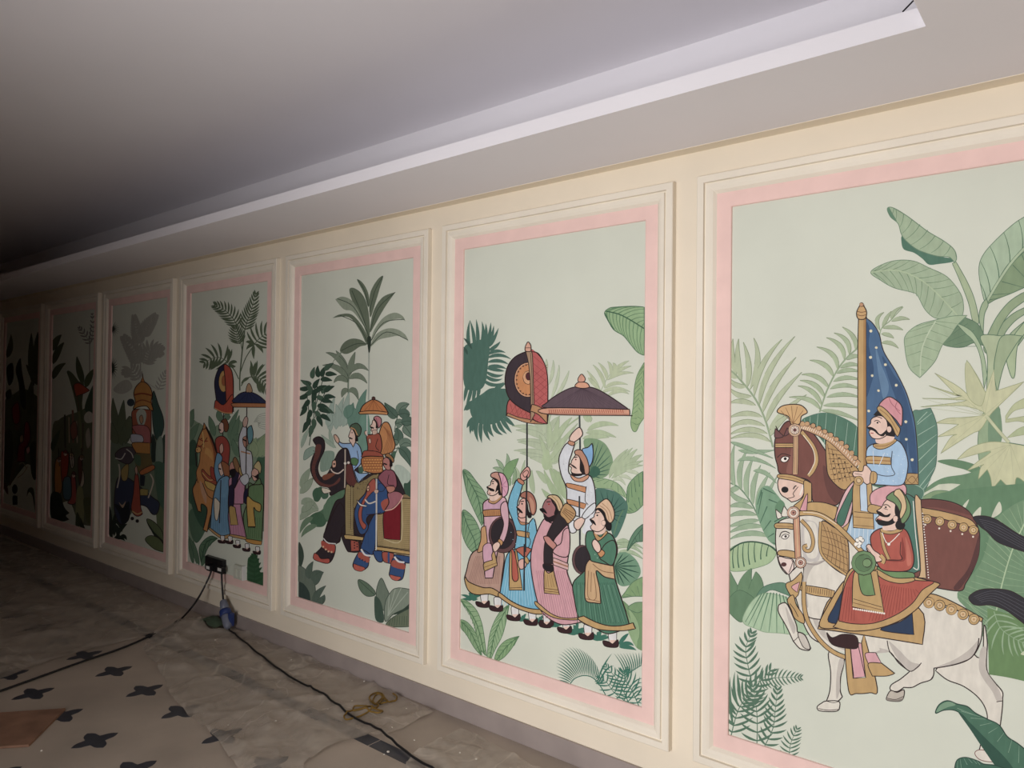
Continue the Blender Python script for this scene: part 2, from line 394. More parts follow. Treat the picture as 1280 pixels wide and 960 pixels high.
blade((42, 54, 44), '90,700 70,500 75,420 120,720 110,600 130,480 140,720 190,620 250,600 160,740 160,640 130,600 180,740 220,700 245,760 100,740 60,640 100,610 130,560 180,580 200,680 120,760 160,700 230,770', 44)
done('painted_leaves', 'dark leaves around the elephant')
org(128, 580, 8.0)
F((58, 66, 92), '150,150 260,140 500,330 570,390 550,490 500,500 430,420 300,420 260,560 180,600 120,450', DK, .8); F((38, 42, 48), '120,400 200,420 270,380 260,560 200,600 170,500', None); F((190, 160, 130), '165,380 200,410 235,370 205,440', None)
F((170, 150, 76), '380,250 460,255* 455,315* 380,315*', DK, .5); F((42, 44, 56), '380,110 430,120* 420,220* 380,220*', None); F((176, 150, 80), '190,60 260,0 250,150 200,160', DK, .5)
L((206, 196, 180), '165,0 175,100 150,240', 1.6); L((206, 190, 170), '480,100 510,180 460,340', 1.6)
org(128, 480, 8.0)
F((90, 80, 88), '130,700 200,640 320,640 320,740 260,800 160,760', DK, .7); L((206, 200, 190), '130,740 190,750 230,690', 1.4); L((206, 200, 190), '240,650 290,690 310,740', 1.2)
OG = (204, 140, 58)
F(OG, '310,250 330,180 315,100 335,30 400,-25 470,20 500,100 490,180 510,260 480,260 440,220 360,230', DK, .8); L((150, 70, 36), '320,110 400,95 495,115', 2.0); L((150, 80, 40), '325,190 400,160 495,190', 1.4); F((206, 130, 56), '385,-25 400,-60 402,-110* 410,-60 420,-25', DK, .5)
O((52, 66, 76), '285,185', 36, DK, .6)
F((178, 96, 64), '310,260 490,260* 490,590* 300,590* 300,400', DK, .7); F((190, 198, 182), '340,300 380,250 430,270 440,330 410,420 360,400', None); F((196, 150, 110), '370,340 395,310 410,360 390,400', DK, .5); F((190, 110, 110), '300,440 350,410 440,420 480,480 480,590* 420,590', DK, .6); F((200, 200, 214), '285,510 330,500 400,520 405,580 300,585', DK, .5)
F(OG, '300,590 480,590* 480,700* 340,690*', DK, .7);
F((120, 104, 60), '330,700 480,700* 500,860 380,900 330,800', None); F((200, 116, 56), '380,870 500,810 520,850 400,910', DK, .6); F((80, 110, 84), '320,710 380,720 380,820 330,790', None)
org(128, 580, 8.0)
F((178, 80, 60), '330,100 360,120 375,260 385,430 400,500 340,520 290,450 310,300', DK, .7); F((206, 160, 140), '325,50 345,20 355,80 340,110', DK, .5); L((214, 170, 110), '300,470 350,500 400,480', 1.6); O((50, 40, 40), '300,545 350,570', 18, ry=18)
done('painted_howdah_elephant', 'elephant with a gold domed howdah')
# ---- mural 2
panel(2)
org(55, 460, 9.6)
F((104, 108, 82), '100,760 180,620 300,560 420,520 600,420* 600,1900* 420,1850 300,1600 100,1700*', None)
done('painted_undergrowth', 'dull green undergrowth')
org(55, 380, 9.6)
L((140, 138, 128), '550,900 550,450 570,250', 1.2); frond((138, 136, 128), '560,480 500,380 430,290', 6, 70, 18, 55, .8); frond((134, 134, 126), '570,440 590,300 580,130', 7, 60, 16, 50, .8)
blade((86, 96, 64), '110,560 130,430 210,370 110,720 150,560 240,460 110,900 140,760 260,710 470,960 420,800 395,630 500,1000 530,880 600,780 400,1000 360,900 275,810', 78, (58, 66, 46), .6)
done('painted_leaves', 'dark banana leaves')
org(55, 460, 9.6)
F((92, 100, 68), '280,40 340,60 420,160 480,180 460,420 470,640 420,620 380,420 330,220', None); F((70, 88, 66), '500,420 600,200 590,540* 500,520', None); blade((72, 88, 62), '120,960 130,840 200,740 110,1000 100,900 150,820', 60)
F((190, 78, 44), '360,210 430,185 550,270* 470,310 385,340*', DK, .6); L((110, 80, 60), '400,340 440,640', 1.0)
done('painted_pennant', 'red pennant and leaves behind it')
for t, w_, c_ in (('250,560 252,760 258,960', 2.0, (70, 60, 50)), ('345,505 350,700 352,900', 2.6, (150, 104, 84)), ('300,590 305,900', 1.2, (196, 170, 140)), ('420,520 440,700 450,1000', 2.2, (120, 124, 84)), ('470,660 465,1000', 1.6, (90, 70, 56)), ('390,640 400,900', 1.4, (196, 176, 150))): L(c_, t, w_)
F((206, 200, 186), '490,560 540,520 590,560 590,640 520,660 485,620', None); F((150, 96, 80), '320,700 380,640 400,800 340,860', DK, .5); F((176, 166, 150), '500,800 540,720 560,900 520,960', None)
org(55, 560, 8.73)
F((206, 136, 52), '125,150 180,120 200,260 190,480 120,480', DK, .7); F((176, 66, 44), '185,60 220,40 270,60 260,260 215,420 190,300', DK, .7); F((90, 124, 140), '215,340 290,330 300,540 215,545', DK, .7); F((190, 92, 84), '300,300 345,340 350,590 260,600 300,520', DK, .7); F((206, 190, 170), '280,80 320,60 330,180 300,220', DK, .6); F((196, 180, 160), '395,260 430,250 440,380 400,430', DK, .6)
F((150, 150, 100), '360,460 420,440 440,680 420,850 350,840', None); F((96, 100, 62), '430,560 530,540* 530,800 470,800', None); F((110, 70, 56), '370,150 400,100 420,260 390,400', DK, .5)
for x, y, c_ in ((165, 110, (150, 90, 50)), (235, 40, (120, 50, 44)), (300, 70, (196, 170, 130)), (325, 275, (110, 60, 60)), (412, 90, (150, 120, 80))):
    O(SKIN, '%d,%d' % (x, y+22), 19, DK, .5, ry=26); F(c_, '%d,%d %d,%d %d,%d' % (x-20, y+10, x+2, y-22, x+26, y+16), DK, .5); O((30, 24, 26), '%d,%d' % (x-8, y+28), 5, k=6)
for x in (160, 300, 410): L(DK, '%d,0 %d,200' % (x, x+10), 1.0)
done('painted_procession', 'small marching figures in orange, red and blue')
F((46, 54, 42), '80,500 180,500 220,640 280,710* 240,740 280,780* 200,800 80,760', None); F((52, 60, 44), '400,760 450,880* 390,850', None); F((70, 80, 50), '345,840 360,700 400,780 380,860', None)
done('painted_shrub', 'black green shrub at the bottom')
# ---- mural 1
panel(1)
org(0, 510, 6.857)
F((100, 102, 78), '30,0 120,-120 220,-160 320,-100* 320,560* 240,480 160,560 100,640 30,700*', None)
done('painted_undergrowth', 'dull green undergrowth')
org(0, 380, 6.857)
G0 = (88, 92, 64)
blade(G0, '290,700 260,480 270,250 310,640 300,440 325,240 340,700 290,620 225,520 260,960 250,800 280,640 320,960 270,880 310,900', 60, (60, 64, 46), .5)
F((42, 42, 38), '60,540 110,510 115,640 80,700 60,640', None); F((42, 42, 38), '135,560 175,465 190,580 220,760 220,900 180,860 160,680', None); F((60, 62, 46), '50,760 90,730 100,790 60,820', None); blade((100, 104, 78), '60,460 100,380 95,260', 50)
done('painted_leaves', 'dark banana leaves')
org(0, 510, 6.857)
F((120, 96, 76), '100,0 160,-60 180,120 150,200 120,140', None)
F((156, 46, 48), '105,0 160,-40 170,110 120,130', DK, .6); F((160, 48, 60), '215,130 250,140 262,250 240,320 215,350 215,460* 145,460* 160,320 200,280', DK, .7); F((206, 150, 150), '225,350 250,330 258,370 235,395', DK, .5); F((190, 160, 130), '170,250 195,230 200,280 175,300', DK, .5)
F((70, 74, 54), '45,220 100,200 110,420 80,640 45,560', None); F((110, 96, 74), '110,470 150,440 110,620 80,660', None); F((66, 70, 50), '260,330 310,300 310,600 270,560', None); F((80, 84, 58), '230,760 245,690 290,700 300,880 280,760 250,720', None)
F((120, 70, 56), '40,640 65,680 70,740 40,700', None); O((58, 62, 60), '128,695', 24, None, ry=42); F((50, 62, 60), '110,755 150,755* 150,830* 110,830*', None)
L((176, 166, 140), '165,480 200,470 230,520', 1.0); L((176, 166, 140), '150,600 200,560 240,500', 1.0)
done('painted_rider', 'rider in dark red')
# ------------------------------------------------------------------ mural 4: orange horse and attendants
panel(4)
org(230, 490, 6.857)
F((132, 156, 128), '40,330 120,260 220,330 300,280 420,330 480,240 600,400 715,340* 715,1200* 560,1180 300,1150 180,1200 40,1330*', None)
done('painted_undergrowth', 'soft green undergrowth')
org(230, 360, 6.857)
PD = (92, 108, 80)
L(PD, '480,880 480,760 500,540 520,370', 1.6); L(PD, '485,720 530,600 600,490', 1.2); L(PD, '470,780 430,700 380,650', 1.2); L(PD, '490,840 530,780 580,760', 1.2)
frond(PD, '520,370 545,280 580,180 615,55', 12, 95, 16, 50, 1.2); frond(PD, '460,330 420,260 350,190 270,150', 11, 95, 16, 60, 1.2); L(PD, '500,540 480,430 450,330', 1.0); frond(PD, '480,480 460,420 440,340', 8, 90, 15, 55, 1.0)
frond(PD, '600,490 640,440 690,400 730,380', 7, 130, 20, 70, 1.0); blade(PD, '600,490 590,540 600,610 600,490 560,480 535,530 600,490 560,450 530,465 610,480 660,500 680,560', 30)
frond(PD, '380,640 320,600 250,600 180,640', 8, 120, 22, 75, 1.0); blade(PD, '370,650 400,560 385,520 380,650 440,620 455,640 380,650 420,680 445,670', 30)
frond(PD, '580,770 620,760 680,800 730,870', 9, 120, 22, 70, 1.0); blade(PD, '580,760 590,680 570,620 600,760 620,680 630,620 620,760 650,690 680,650 560,770 520,780 490,820', 26)
done('painted_palm', 'dark palm fronds at the top')
org(230, 490, 6.857)
LG = (104, 136, 108)
blade(LG, '60,420 70,330 130,270 60,300 50,200 85,145 260,380 240,280 215,205 400,420 380,300 470,150 400,460 440,330 475,200 330,260 290,200 300,150 380,240 360,200 390,180 470,560 430,480 420,400 440,420 470,380 480,360', 56, (70, 100, 78), .6)
blade((150, 172, 130), '640,560 580,480 620,390 660,560 640,440 710,360 700,560 680,430 720,360 610,560 590,470 600,420', 80, (110, 134, 98), .5)
F((70, 110, 82), '620,600 680,560 720,540* 720,1000* 640,1000', None); F((58, 92, 72), '50,430 100,420 120,560 110,700 60,700 40,560', None); F((64, 100, 76), '50,640 120,660 120,900 60,960 30,860', None)
for k in range(8): L((150, 158, 142), '%d,%d %d,%d %d,%d' % (600+k*8, 260, 640, 200+k*14, 700, 180+k*20), .5)
F((88, 124, 94), '250,560 290,470 300,600 280,700', None)
org(230, 600, 6.857)
F((84, 118, 92), '40,300 80,240 150,250 190,330 180,440 110,540 60,460', None); F((56, 92, 72), '60,120 180,150 240,300 220,420 150,400 80,260', None)
banana('290,500* 230,480 160,530 130,600 150,720* 180,640 220,560', '285,500 190,540 150,710', '240,485 160,540 135,620', '240,540 190,620 160,710', (92, 128, 98), (56, 88, 66), 6)
blade((92, 126, 98), '110,720 100,600 40,480 80,720 60,620 40,500 130,730 100,620 80,520 150,740 180,660 215,640', 34, (56, 88, 66), .5)
F((52, 98, 62), '540,870* 545,700 560,660 600,650 640,680 650,780 680,790* 690,915*', None)
frond((44, 88, 54), '610,880 605,760 600,650', 7, 70, 24, 70, 1.6)
done('painted_leaves', 'mid green leaves around the figures')
# standard and parasol
org(230, 360, 6.857)
F((44, 46, 74), '350,655 300,690 265,790 270,900 300,1010 420,1050* 425,800 400,700', DK, .8); O((206, 160, 84), '340,800', 40, DK, .7, ry=90, k=16); O((176, 100, 56), '345,795', 20, DK, .6, ry=44); F((186, 78, 58), '345,660 400,690 422,790 425,1060* 370,1040 355,800', DK, .8)
org(230, 490, 6.857)
F((190, 80, 56), '275,70 260,140* 340,180 415,185* 420,20 340,110', DK, .8); L((216, 160, 96), '262,138 340,176 415,182', 1.2); L((60, 50, 50), '342,180 325,560 318,930', 1.3)
F((48, 56, 92), '430,90 450,40 500,5 570,0 640,30 700,80 708,100*', DK, .8); F((190, 124, 76), '425,95 708,98* 708,132* 425,130*', DK, .7); F((190, 150, 110), '535,0 540,-50 560,-75 580,-40 585,0', DK, .6)
for t in ('470,85', '530,88', '590,88', '650,88'): L((36, 42, 72), '555,0 '+t, .6)
L((60, 50, 50), '540,130 535,420 530,800', 1.3)
done('painted_standard_and_parasol', 'red standard and navy parasol')
# orange horse
OR, ORD = (206, 138, 70), (158, 88, 48)
F(OR, '180,290 210,330 240,400 270,480 280,560 270,680 250,760 260,830 210,880 190,820 160,700 140,520 100,510 105,480 125,400 150,340', DK, .9); F(ORD, '200,320 240,380 275,480 285,560 265,640 250,500 220,400', None); F((220, 160, 80), '190,480 240,520 240,640 190,680 170,600', None)
O((30, 24, 24), '150,400', 6, k=6); L(DK, '110,480 160,450 200,390', .9); L((196, 84, 60), '165,680 220,720 270,700', 2.2)
F(OR, '130,700 160,760 200,850 240,900 260,1000 230,1060 200,1200* 165,1180* 200,1010 150,960 150,1030* 120,1020* 75,850 100,780', DK, .9); F(OR, '140,520 200,540 275,640 285,780 270,930 200,930 120,780 105,690 130,610', None); L(DK, '140,520 132,610 106,690 122,780', .9); F((176, 84, 60), '160,660 220,720 280,700 285,780 230,800 160,720', DK, .6); L((226, 186, 100), '158,690 220,755 284,735', 1.0); F((206, 156, 120), '140,760 190,860 190,960 150,860', None); L(DK, '160,780 200,880 250,920', .9); F((214, 176, 84), '180,760 270,800 270,850 200,820', DK, .6)
L(DK, '100,520 110,640', 1.4)
F((40, 30, 30), '180,292 215,330 250,400 282,500 275,520 240,420 205,350', None); F(OR, '165,320 172,262* 190,300', DK, .6); L((150, 40, 36), '128,400 165,420 205,420', 1.2); L((150, 40, 36), '115,455 150,470 175,480', 1.2); L((230, 196, 110), '160,340 170,420 165,480', 1.1)
F((226, 170, 96), '105,480 135,470 150,500 130,520 104,512', DK, .6); O((40, 24, 24), '114,495', 5, k=6); F((176, 70, 54), '230,640 300,700 300,760 240,740', DK, .5)
done('painted_orange_horse', 'orange horse rearing at the left')
# men
F((172, 74, 62), '270,410 340,380 390,450 390,560 370,700 370,760* 300,740 290,560', DK, .8); F(SKIN, '300,290 320,260 345,280 340,340 310,350', DK, .6); F((130, 76, 48), '320,250 360,230 385,290 370,340 345,330 340,270', DK, .7); L((30, 24, 26), '298,318 318,330', 1.6)
done('painted_red_man', 'man in a dark red coat')
BL4 = (112, 162, 196)
org(230, 490, 6.857)
F(BL4, '290,520 330,560 320,640 380,720 390,860 380,1000* 300,1000* 290,820 260,680 270,580', DK, .8); F(SKIN, '300,620 340,600 350,680 320,720 300,670', DK, .6); F((168, 104, 64), '320,600 350,600 390,640 390,730 370,780 340,690', DK, .7); F((226, 176, 156), '305,470 330,440 340,500 315,530', DK, .6); L((30, 24, 26), '298,655 320,662', 1.6)
org(230, 600, 6.857)
F(BL4, '250,160 300,0 390,-20 380,200 400,470* 320,490 225,420*', DK, .9); hatch((84, 132, 170), 270, 360, 250, 385, 150, 450, 8, .5); F((206, 160, 96), '225,410 320,475 400,460* 400,490 320,500 225,430', DK, .6); F((226, 214, 190), '260,160 300,180 310,220 290,340 265,320', DK, .6); L((60, 50, 50), '318,0 305,370', 1.3)
done('painted_blue_man', 'attendant in blue')
F((206, 142, 170), '400,180 420,20 500,-70 500,100 490,260 540,500* 400,480* 380,300', DK, .9); hatch((176, 112, 142), 410, 480, 400, 525, 300, 480, 6, .5)
org(230, 490, 6.857)
F((206, 142, 170), '430,830 490,720 525,760 510,960* 400,960* 385,760 420,740', DK, .8); F((50, 44, 72), '420,700 470,690 460,760 430,840 430,960* 390,960* 410,800', DK, .7); F((206, 146, 130), '390,640 410,600 445,610 440,700 400,710', DK, .6); F((36, 28, 34), '395,670 445,660 440,720 410,730', None); F((150, 110, 70), '420,590 445,560 480,640 470,690 445,670', DK, .7); F((190, 160, 90), '470,660 500,630 520,680 490,720', DK, .6)
org(230, 600, 6.857)
F((46, 40, 66), '390,60 430,60 425,220 385,220', DK, .6); F((196, 160, 84), '390,230 440,235* 465,385* 400,385*', DK, .7); F((206, 160, 96), '400,465 540,490* 545,515* 400,485*', DK, .6)
done('painted_pink_man', 'attendant in mauve pink')
org(230, 490, 6.857)
F((206, 208, 216), '470,420 490,330 520,280 540,330 530,480 580,520 590,640 570,740 500,700 480,560', DK, .8); F((214, 176, 160), '505,260 530,210 550,230 540,290 515,300', DK, .6); F((100, 154, 166), '545,320 580,285* 595,350 585,420 555,440', DK, .7); F((196, 140, 116), '505,400 540,380 550,450 520,470', DK, .5); L((30, 24, 26), '505,405 535,420', 1.8); L((196, 140, 90), '490,510 570,530', 1.6); L((60, 50, 50), '540,300 535,540 530,860', 1.3)
F((206, 210, 216), '480,740 540,700 560,760 520,800', DK, .6)
done('painted_white_man', 'parasol bearer in white')
GN4 = (106, 140, 92)
F((40, 40, 70), '520,850 560,830 580,920 550,960 515,940', DK, .7); F(GN4, '560,780 600,790 650,740 670,830 680,1000* 540,1000* 550,860', DK, .8); F((226, 176, 156), '580,690 610,650 640,680 635,740 600,760', DK, .6); F((34, 26, 30), '575,705 610,720 640,700 640,750 615,735', None); F((206, 186, 130), '600,640 640,590 665,640 655,700 635,670', DK, .7)
org(230, 600, 6.857)
F(GN4, '560,60 640,40 685,60 680,300 670,530* 540,510* 510,320 550,180', DK, .9); hatch((78, 110, 70), 560, 670, 550, 660, 320, 500, 7, .5); F((206, 164, 70), '540,150 600,180 660,210 655,270 620,260 600,240 615,400* 550,400*', DK, .8); F((206, 150, 60), '540,505 670,525* 665,555* 600,550 540,530', DK, .6); L(DK, '550,402 612,406', 1.2)
done('painted_green_man', 'attendant in green with a yellow sash')
for x, y in ((330, 520), (395, 525), (460, 560), (540, 590), (630, 615)): foot(x, y, .62)
done('painted_shoes', 'row of dark shoes')['kind'] = 'stuff'
# ------------------------------------------------------------------ mural 5: two elephants
panel(5)
org(370, 340, 6.0)
DP, DPE, LP_ = (108, 122, 100), (66, 82, 66), (150, 162, 140)
L((176, 184, 172), '548,590 548,780 545,960', 1.8)
for bd, rb in (('545,500 500,380 440,260 400,140 435,120 500,170 540,270 555,420', '550,500 500,330 420,140'), ('540,260 510,160 458,58 500,80 540,150 552,230', '545,255 515,140 465,60'),
               ('550,250 560,150 610,60 655,30 630,120 600,220 560,340', '553,300 590,150 650,35'), ('555,450 580,300 650,190 748,150* 690,230 640,310 590,400', '558,440 620,270 745,152'),
               ('530,540 480,440 400,340 275,345* 330,318 420,320 500,410 545,510', '540,530 460,390 330,325'), ('520,420 430,300 360,280 295,205* 350,185 420,215 480,310 530,430', '530,440 430,260 310,200'),
               ('565,520 590,430 660,340 740,305 800,330 822,370* 780,350 700,370 620,430', '568,510 660,380 815,355'), ('560,560 600,470 680,425 760,430 820,470 845,520* 780,480 700,490 620,510', '562,550 680,450 840,510'),
               ('530,545 480,560 420,600 370,615 330,590 360,530 420,500 490,510', '535,540 450,540 340,590')):
    F(LP_ if bd[:3] in ('520', '565', '560') else DP, bd, None); L(DPE, rb, .9)
F((52, 66, 54), '535,500 550,480 565,500 556,595 544,595', None)
for t in ('398,960 392,860 396,780', ): L((128, 146, 126), t, 2.0)
blade((126, 142, 120), '398,800 360,660 300,590 390,780 340,620 225,605 400,780 410,680 445,600 400,760 460,660 545,740 392,820 340,690 200,700 400,800 470,740 535,835 390,830 330,760 285,830 398,900 440,850 470,960 390,900 360,870 345,940', 44, DPE, .5)
F((134, 148, 128), '350,600 310,620 270,690 300,650', None)
done('painted_palm', 'grey green palm rising over the elephants')
org(370, 490, 6.0)
blade((168, 190, 176), '260,300 240,180 290,40 300,280 300,180 360,40 330,260 330,180 300,90 380,250 360,150 400,0 240,260 250,200 260,140 350,260 380,180 370,120', 56, (130, 154, 140), .5)
blade((108, 150, 132), '440,300 400,180 430,80 470,270 440,190 440,120 490,260 460,120 530,-20 380,200 390,120 430,100', 70, (80, 120, 104), .5)
F((116, 160, 142), '480,460 460,300 490,180 540,160 560,300 540,440', None)
blade((164, 186, 166), '40,420 60,330 110,260 280,420 260,340 250,280 180,480 200,560 260,520 200,590 260,560 290,480 300,420 240,380 190,320', 30, (130, 154, 136), .5)
F((150, 176, 160), '60,510 70,440 130,410 150,440 110,480', (110, 140, 124), .5); F((140, 166, 148), '200,460 250,440 290,460 270,560 200,600 180,560', None)
blade((158, 176, 150), '40,720 60,640 110,570 30,760 90,700 130,640 40,840 90,780 170,880 30,960 90,860 170,890 40,900 100,840 140,830', 56, (120, 140, 116), .5)
blade((74, 112, 88), '180,720 140,760 150,820 230,740 210,790 200,800', 60); F((92, 128, 98), '250,790 380,720 380,960* 80,980 120,920 200,880', None)
F((70, 108, 82), '140,740 190,710 200,760 170,820 135,810', None); F((74, 112, 84), '110,930 180,900 230,960 200,1010 120,1000', None); F((98, 134, 104), '210,850 300,780 330,860 280,960 220,950', None)
blade((112, 142, 112), '130,940 60,960 30,1060 160,1000 80,1010 40,1090', 44)
done('painted_background_leaves', 'soft grey green leaves behind the elephants')
org(370, 340, 6.0)
SH = (50, 78, 62)
for seg in ('100,1300 140,1040 160,850', '150,1000 210,780', '140,1100 220,900 250,880', '110,1150 80,900'): L(SH, seg, 1.0)
for i, (x, y, a) in enumerate([(130, 770, -80), (170, 760, -95), (205, 760, -70), (240, 720, -40), (250, 770, 0), (215, 810, 5), (90, 830, -160), (70, 870, 175), (150, 850, -60), (100, 900, 150), (130, 930, 100), (180, 880, -30), (215, 890, -45), (240, 885, -30), (240, 940, 0), (180, 950, 30), (60, 930, 160), (80, 980, 130), (130, 1000, 90), (190, 1010, 10), (220, 970, 10), (230, 1040, 20), (60, 1030, 120), (100, 1060, 110), (160, 1070, 60), (210, 1090, 30), (90, 1120, 110), (130, 1130, 90), (170, 1110, 60), (70, 1150, 110), (110, 1180, 100), (200, 1040, 20), (150, 900, -20), (110, 870, -120)]):
    r = math.radians(a); x2, y2 = x+58*math.cos(r), y+58*math.sin(r); x0, y0 = x-30*math.cos(r), y-30*math.sin(r)
    blade(SH if i % 3 else (74, 104, 84), '%.0f,%.0f %.0f,%.0f %.0f,%.0f' % (x0, y0, x+14*math.sin(r), y-14*math.cos(r), x2, y2), 36, (30, 52, 42), .5)
done('painted_shrub', 'dark leafy shrub at the upper left')
org(370, 490, 6.0)
for i, (a, b, c) in enumerate([('760,190', '720,170', '665,80'), ('770,160', '780,100', '850,90'), ('770,170', '820,150', '855,175'), ('800,250', '760,230', '745,240'), ('800,220', '850,240', '880,190'), ('810,250', '840,280', '880,350'), ('750,380', '790,330', '750,270'), ('780,410', '820,350', '880,410'), ('770,420', '840,440', '870,570'), ('760,400', '740,370', '720,440'), ('790,230', '850,200', '885,240')]):
    blade((112, 136, 118) if i % 2 else (86, 114, 98), a+' '+b+' '+c, 74, (40, 66, 54), .6, rib=(52, 78, 64))
for t in ('770,160 750,230 740,300', '770,410 740,480 720,540', '760,230 800,225'): L((70, 100, 82), t, 1.0)
F((186, 202, 186), '740,560 790,550 850,600 870,640* 830,700 800,760 760,680', None); F((60, 92, 74), '810,690 840,680 870,640* 870,810* 820,770', None); F((74, 110, 88), '715,460 750,445 740,500 715,520', None)
done('painted_leaf_sprigs', 'dark leaf sprigs at the right edge')
# ---- dark elephant
EL, ELB = (56, 46, 52), (112, 66, 60)
F(EL, '380,430 470,600 620,610 720,590 790,690 830,800* 870,960* 560,1100 380,1110 340,1060 330,1120 290,1130 215,1090 250,950 300,820 370,760', DK, .9)
org(370, 620, 6.0)
F(EL, '330,50 240,220 210,320 300,360 340,290 345,240* 380,180', DK, .8)
F(EL, '340,290 380,400 410,420 480,410 480,300 380,290', DK, .8)
F((58, 48, 54), '210,320 195,380 140,440 140,475 240,505 285,450 295,370 240,360', DK, .8)
F((190, 84, 70), '195,335 250,360 292,370 285,425 240,410 195,380', None); F((200, 92, 78), '138,430 165,440 190,470 250,470 240,505 140,478', DK, .6); L((226, 222, 220), '208,318 240,350 300,358', 1.4); O((228, 190, 150), '205,380 225,400 245,415 268,420', 8, k=6)
F((186, 92, 76), '415,320 470,322* 475,410* 415,415*', DK, .6); O((60, 40, 46), '440,330 440,350 440,370 440,390 460,340 460,360 460,380', 6, k=6)
org(370, 490, 6.0)
F(EL, '130,360 170,335 210,360 215,430 180,510 165,580 190,640 240,610 290,510 330,440 390,420 450,500 470,640 400,710 330,740 260,775 250,720 180,700 130,640 110,560 130,480 160,420', DK, .9)
F(ELB, '150,400 190,400 180,470 150,540 145,600 170,660 220,690 280,690 330,640 320,680 240,715 170,690 130,630 120,560 140,480', None)
for k in range(7): L((88, 58, 58), '%d,%d %d,%d' % (128-k*1.5, 440+k*36, 158, 450+k*30), .6)
F((140, 82, 60), '200,630 250,610 300,610 250,650 210,660', None); F((110, 60, 56), '385,540 430,560 460,640 450,700 400,700 370,640', DK, .7)
F((230, 176, 150), '275,520 300,515 300,560 275,565', DK, .7); O((30, 24, 26), '288,540', 7)
L((226, 206, 190), '262,575 280,600 320,610 360,580', 1.5); L((208, 190, 170), '370,430 370,560 367,720', 1.5); O((240, 230, 216), '370,535 395,530', 10)
F((232, 222, 200), '195,720 250,730 260,750 210,760', DK, .5)
F((166, 146, 96), '372,720 420,715* 520,690 560,640 620,610* 640,700* 540,760 440,830* 440,1100 510,1110* 515,1090* 520,1120* 372,1105*', DK, .8)
F((150, 130, 84), '440,700 520,660 600,620 660,700 560,760 440,870', None)
for k in range(24): L((120, 102, 64), '%d,%d %d,%d' % (380, 735+k*15, 435, 730+k*15), .4)
F((180, 160, 108), '415,720 428,720* 428,1030* 415,1030*', DK, .5); F((206, 172, 104), '372,1070 515,1090* 515,1115* 372,1102*', DK, .7)
for k in range(60): x = random.uniform(450, 620); y = random.uniform(650, 730); L((96, 80, 56), '%.0f,%.0f %.0f,%.0f' % (x, y, x+6, y+5), .5)
done('painted_dark_elephant', 'dark elephant with raised trunk')
# mahout in blue
F((150, 188, 232), '320,370 350,385 400,385 450,380 485,420 498,500 480,550 440,590 480,620 540,610 520,640 470,680 440,620 420,540 390,430 350,420 320,390', DK, .9); L(DK, '460,440 470,520 440,570', .8); F((150, 186, 226), '440,590 480,610 545,610 500,650 470,670', DK, .7)
F((226, 184, 158), '285,330 300,320 325,355 320,385 300,370', DK, .7); F((88, 134, 84), '415,500 450,495 470,520 450,550 420,540', DK, .5)
F(SKIN, '405,305 420,275 445,300 450,360 430,415* 415,385 400,365* 405,350* 395,335*', DK, .7); F((34, 26, 28), '410,265 440,275 460,320 468,365 445,370 445,330 430,290', None); L((30, 24, 26), '402,342 425,352', 1.6)
F((80, 104, 82), '405,270 420,245 460,235 490,270 485,315 465,335 450,290 430,270', DK, .8); L((206, 156, 100), '410,268 440,280 462,325', 1.4); O((34, 26, 28), '422,305', 5, k=6)
done('painted_mahout', 'elephant driver in pale blue')
# howdah passenger
F((206, 138, 78), '640,260 680,225 710,260 730,340 745,400 720,450 640,470 600,440', DK, .9)
for k in range(7): L((160, 96, 56), '%d,%d %d,%d %d,%d' % (650+k*10, 250+k*8, 690+k*6, 330+k*8, 650+k*12, 460), .5)
F((172, 86, 66), '530,330 560,320 620,310 640,350 645,420 620,470 520,480 500,470 540,430', DK, .9); L(DK, '615,350 600,410 625,440', .8); F((226, 176, 156), '545,355 560,350 565,380 550,385', DK, .5); F((172, 86, 66), '500,470 520,440 620,450 650,490 505,490', DK, .7)
F(SKIN, '570,240 580,210 605,230 610,280 590,300 565,290 568,275* 555,255*', DK, .7); F((226, 190, 170), '575,290 605,285 610,310 580,320', DK, .4); L((30, 24, 26), '560,262 585,272', 1.8); F((34, 26, 28), '580,200 605,220 615,265 600,270 600,235', None)
F((206, 132, 138), '585,195 610,180 640,200 640,240 620,270 605,225', DK, .8); L((150, 80, 90), '600,190 625,260', .7)
F((226, 190, 170), '515,300 530,290 540,310 525,325', DK, .5); L((232, 232, 226), '535,170 535,330', 1.0)
F((198, 122, 62), '500,490 660,485* 650,560 650,600 580,610 505,590*', DK, .9)
for r in range(5): O((228, 170, 84), ' '.join('%d,%d' % (515+k*20+(r % 2)*8, 508+r*20) for k in range(7)), 5, k=6); L((130, 76, 44), '503,%d 655,%d' % (498+r*20, 496+r*20), .6)
F((70, 110, 92), '470,570 500,560 505,600 480,610', None)
F((206, 128, 66), '480,150 505,100 560,62 600,60 650,90 690,150 690,165* 600,160 480,165*', DK, .9); F((214, 146, 82), '478,150 580,140 690,152* 688,172* 590,165 480,166*', DK, .7)
for t in ('510,145', '545,140', '580,138', '620,140', '655,145'): L((160, 92, 48), '583,62 '+t, .5)
O((90, 56, 50), '583,48', 13, DK, .7)
done('painted_howdah_passenger', 'passenger in a wicker howdah under an orange parasol')
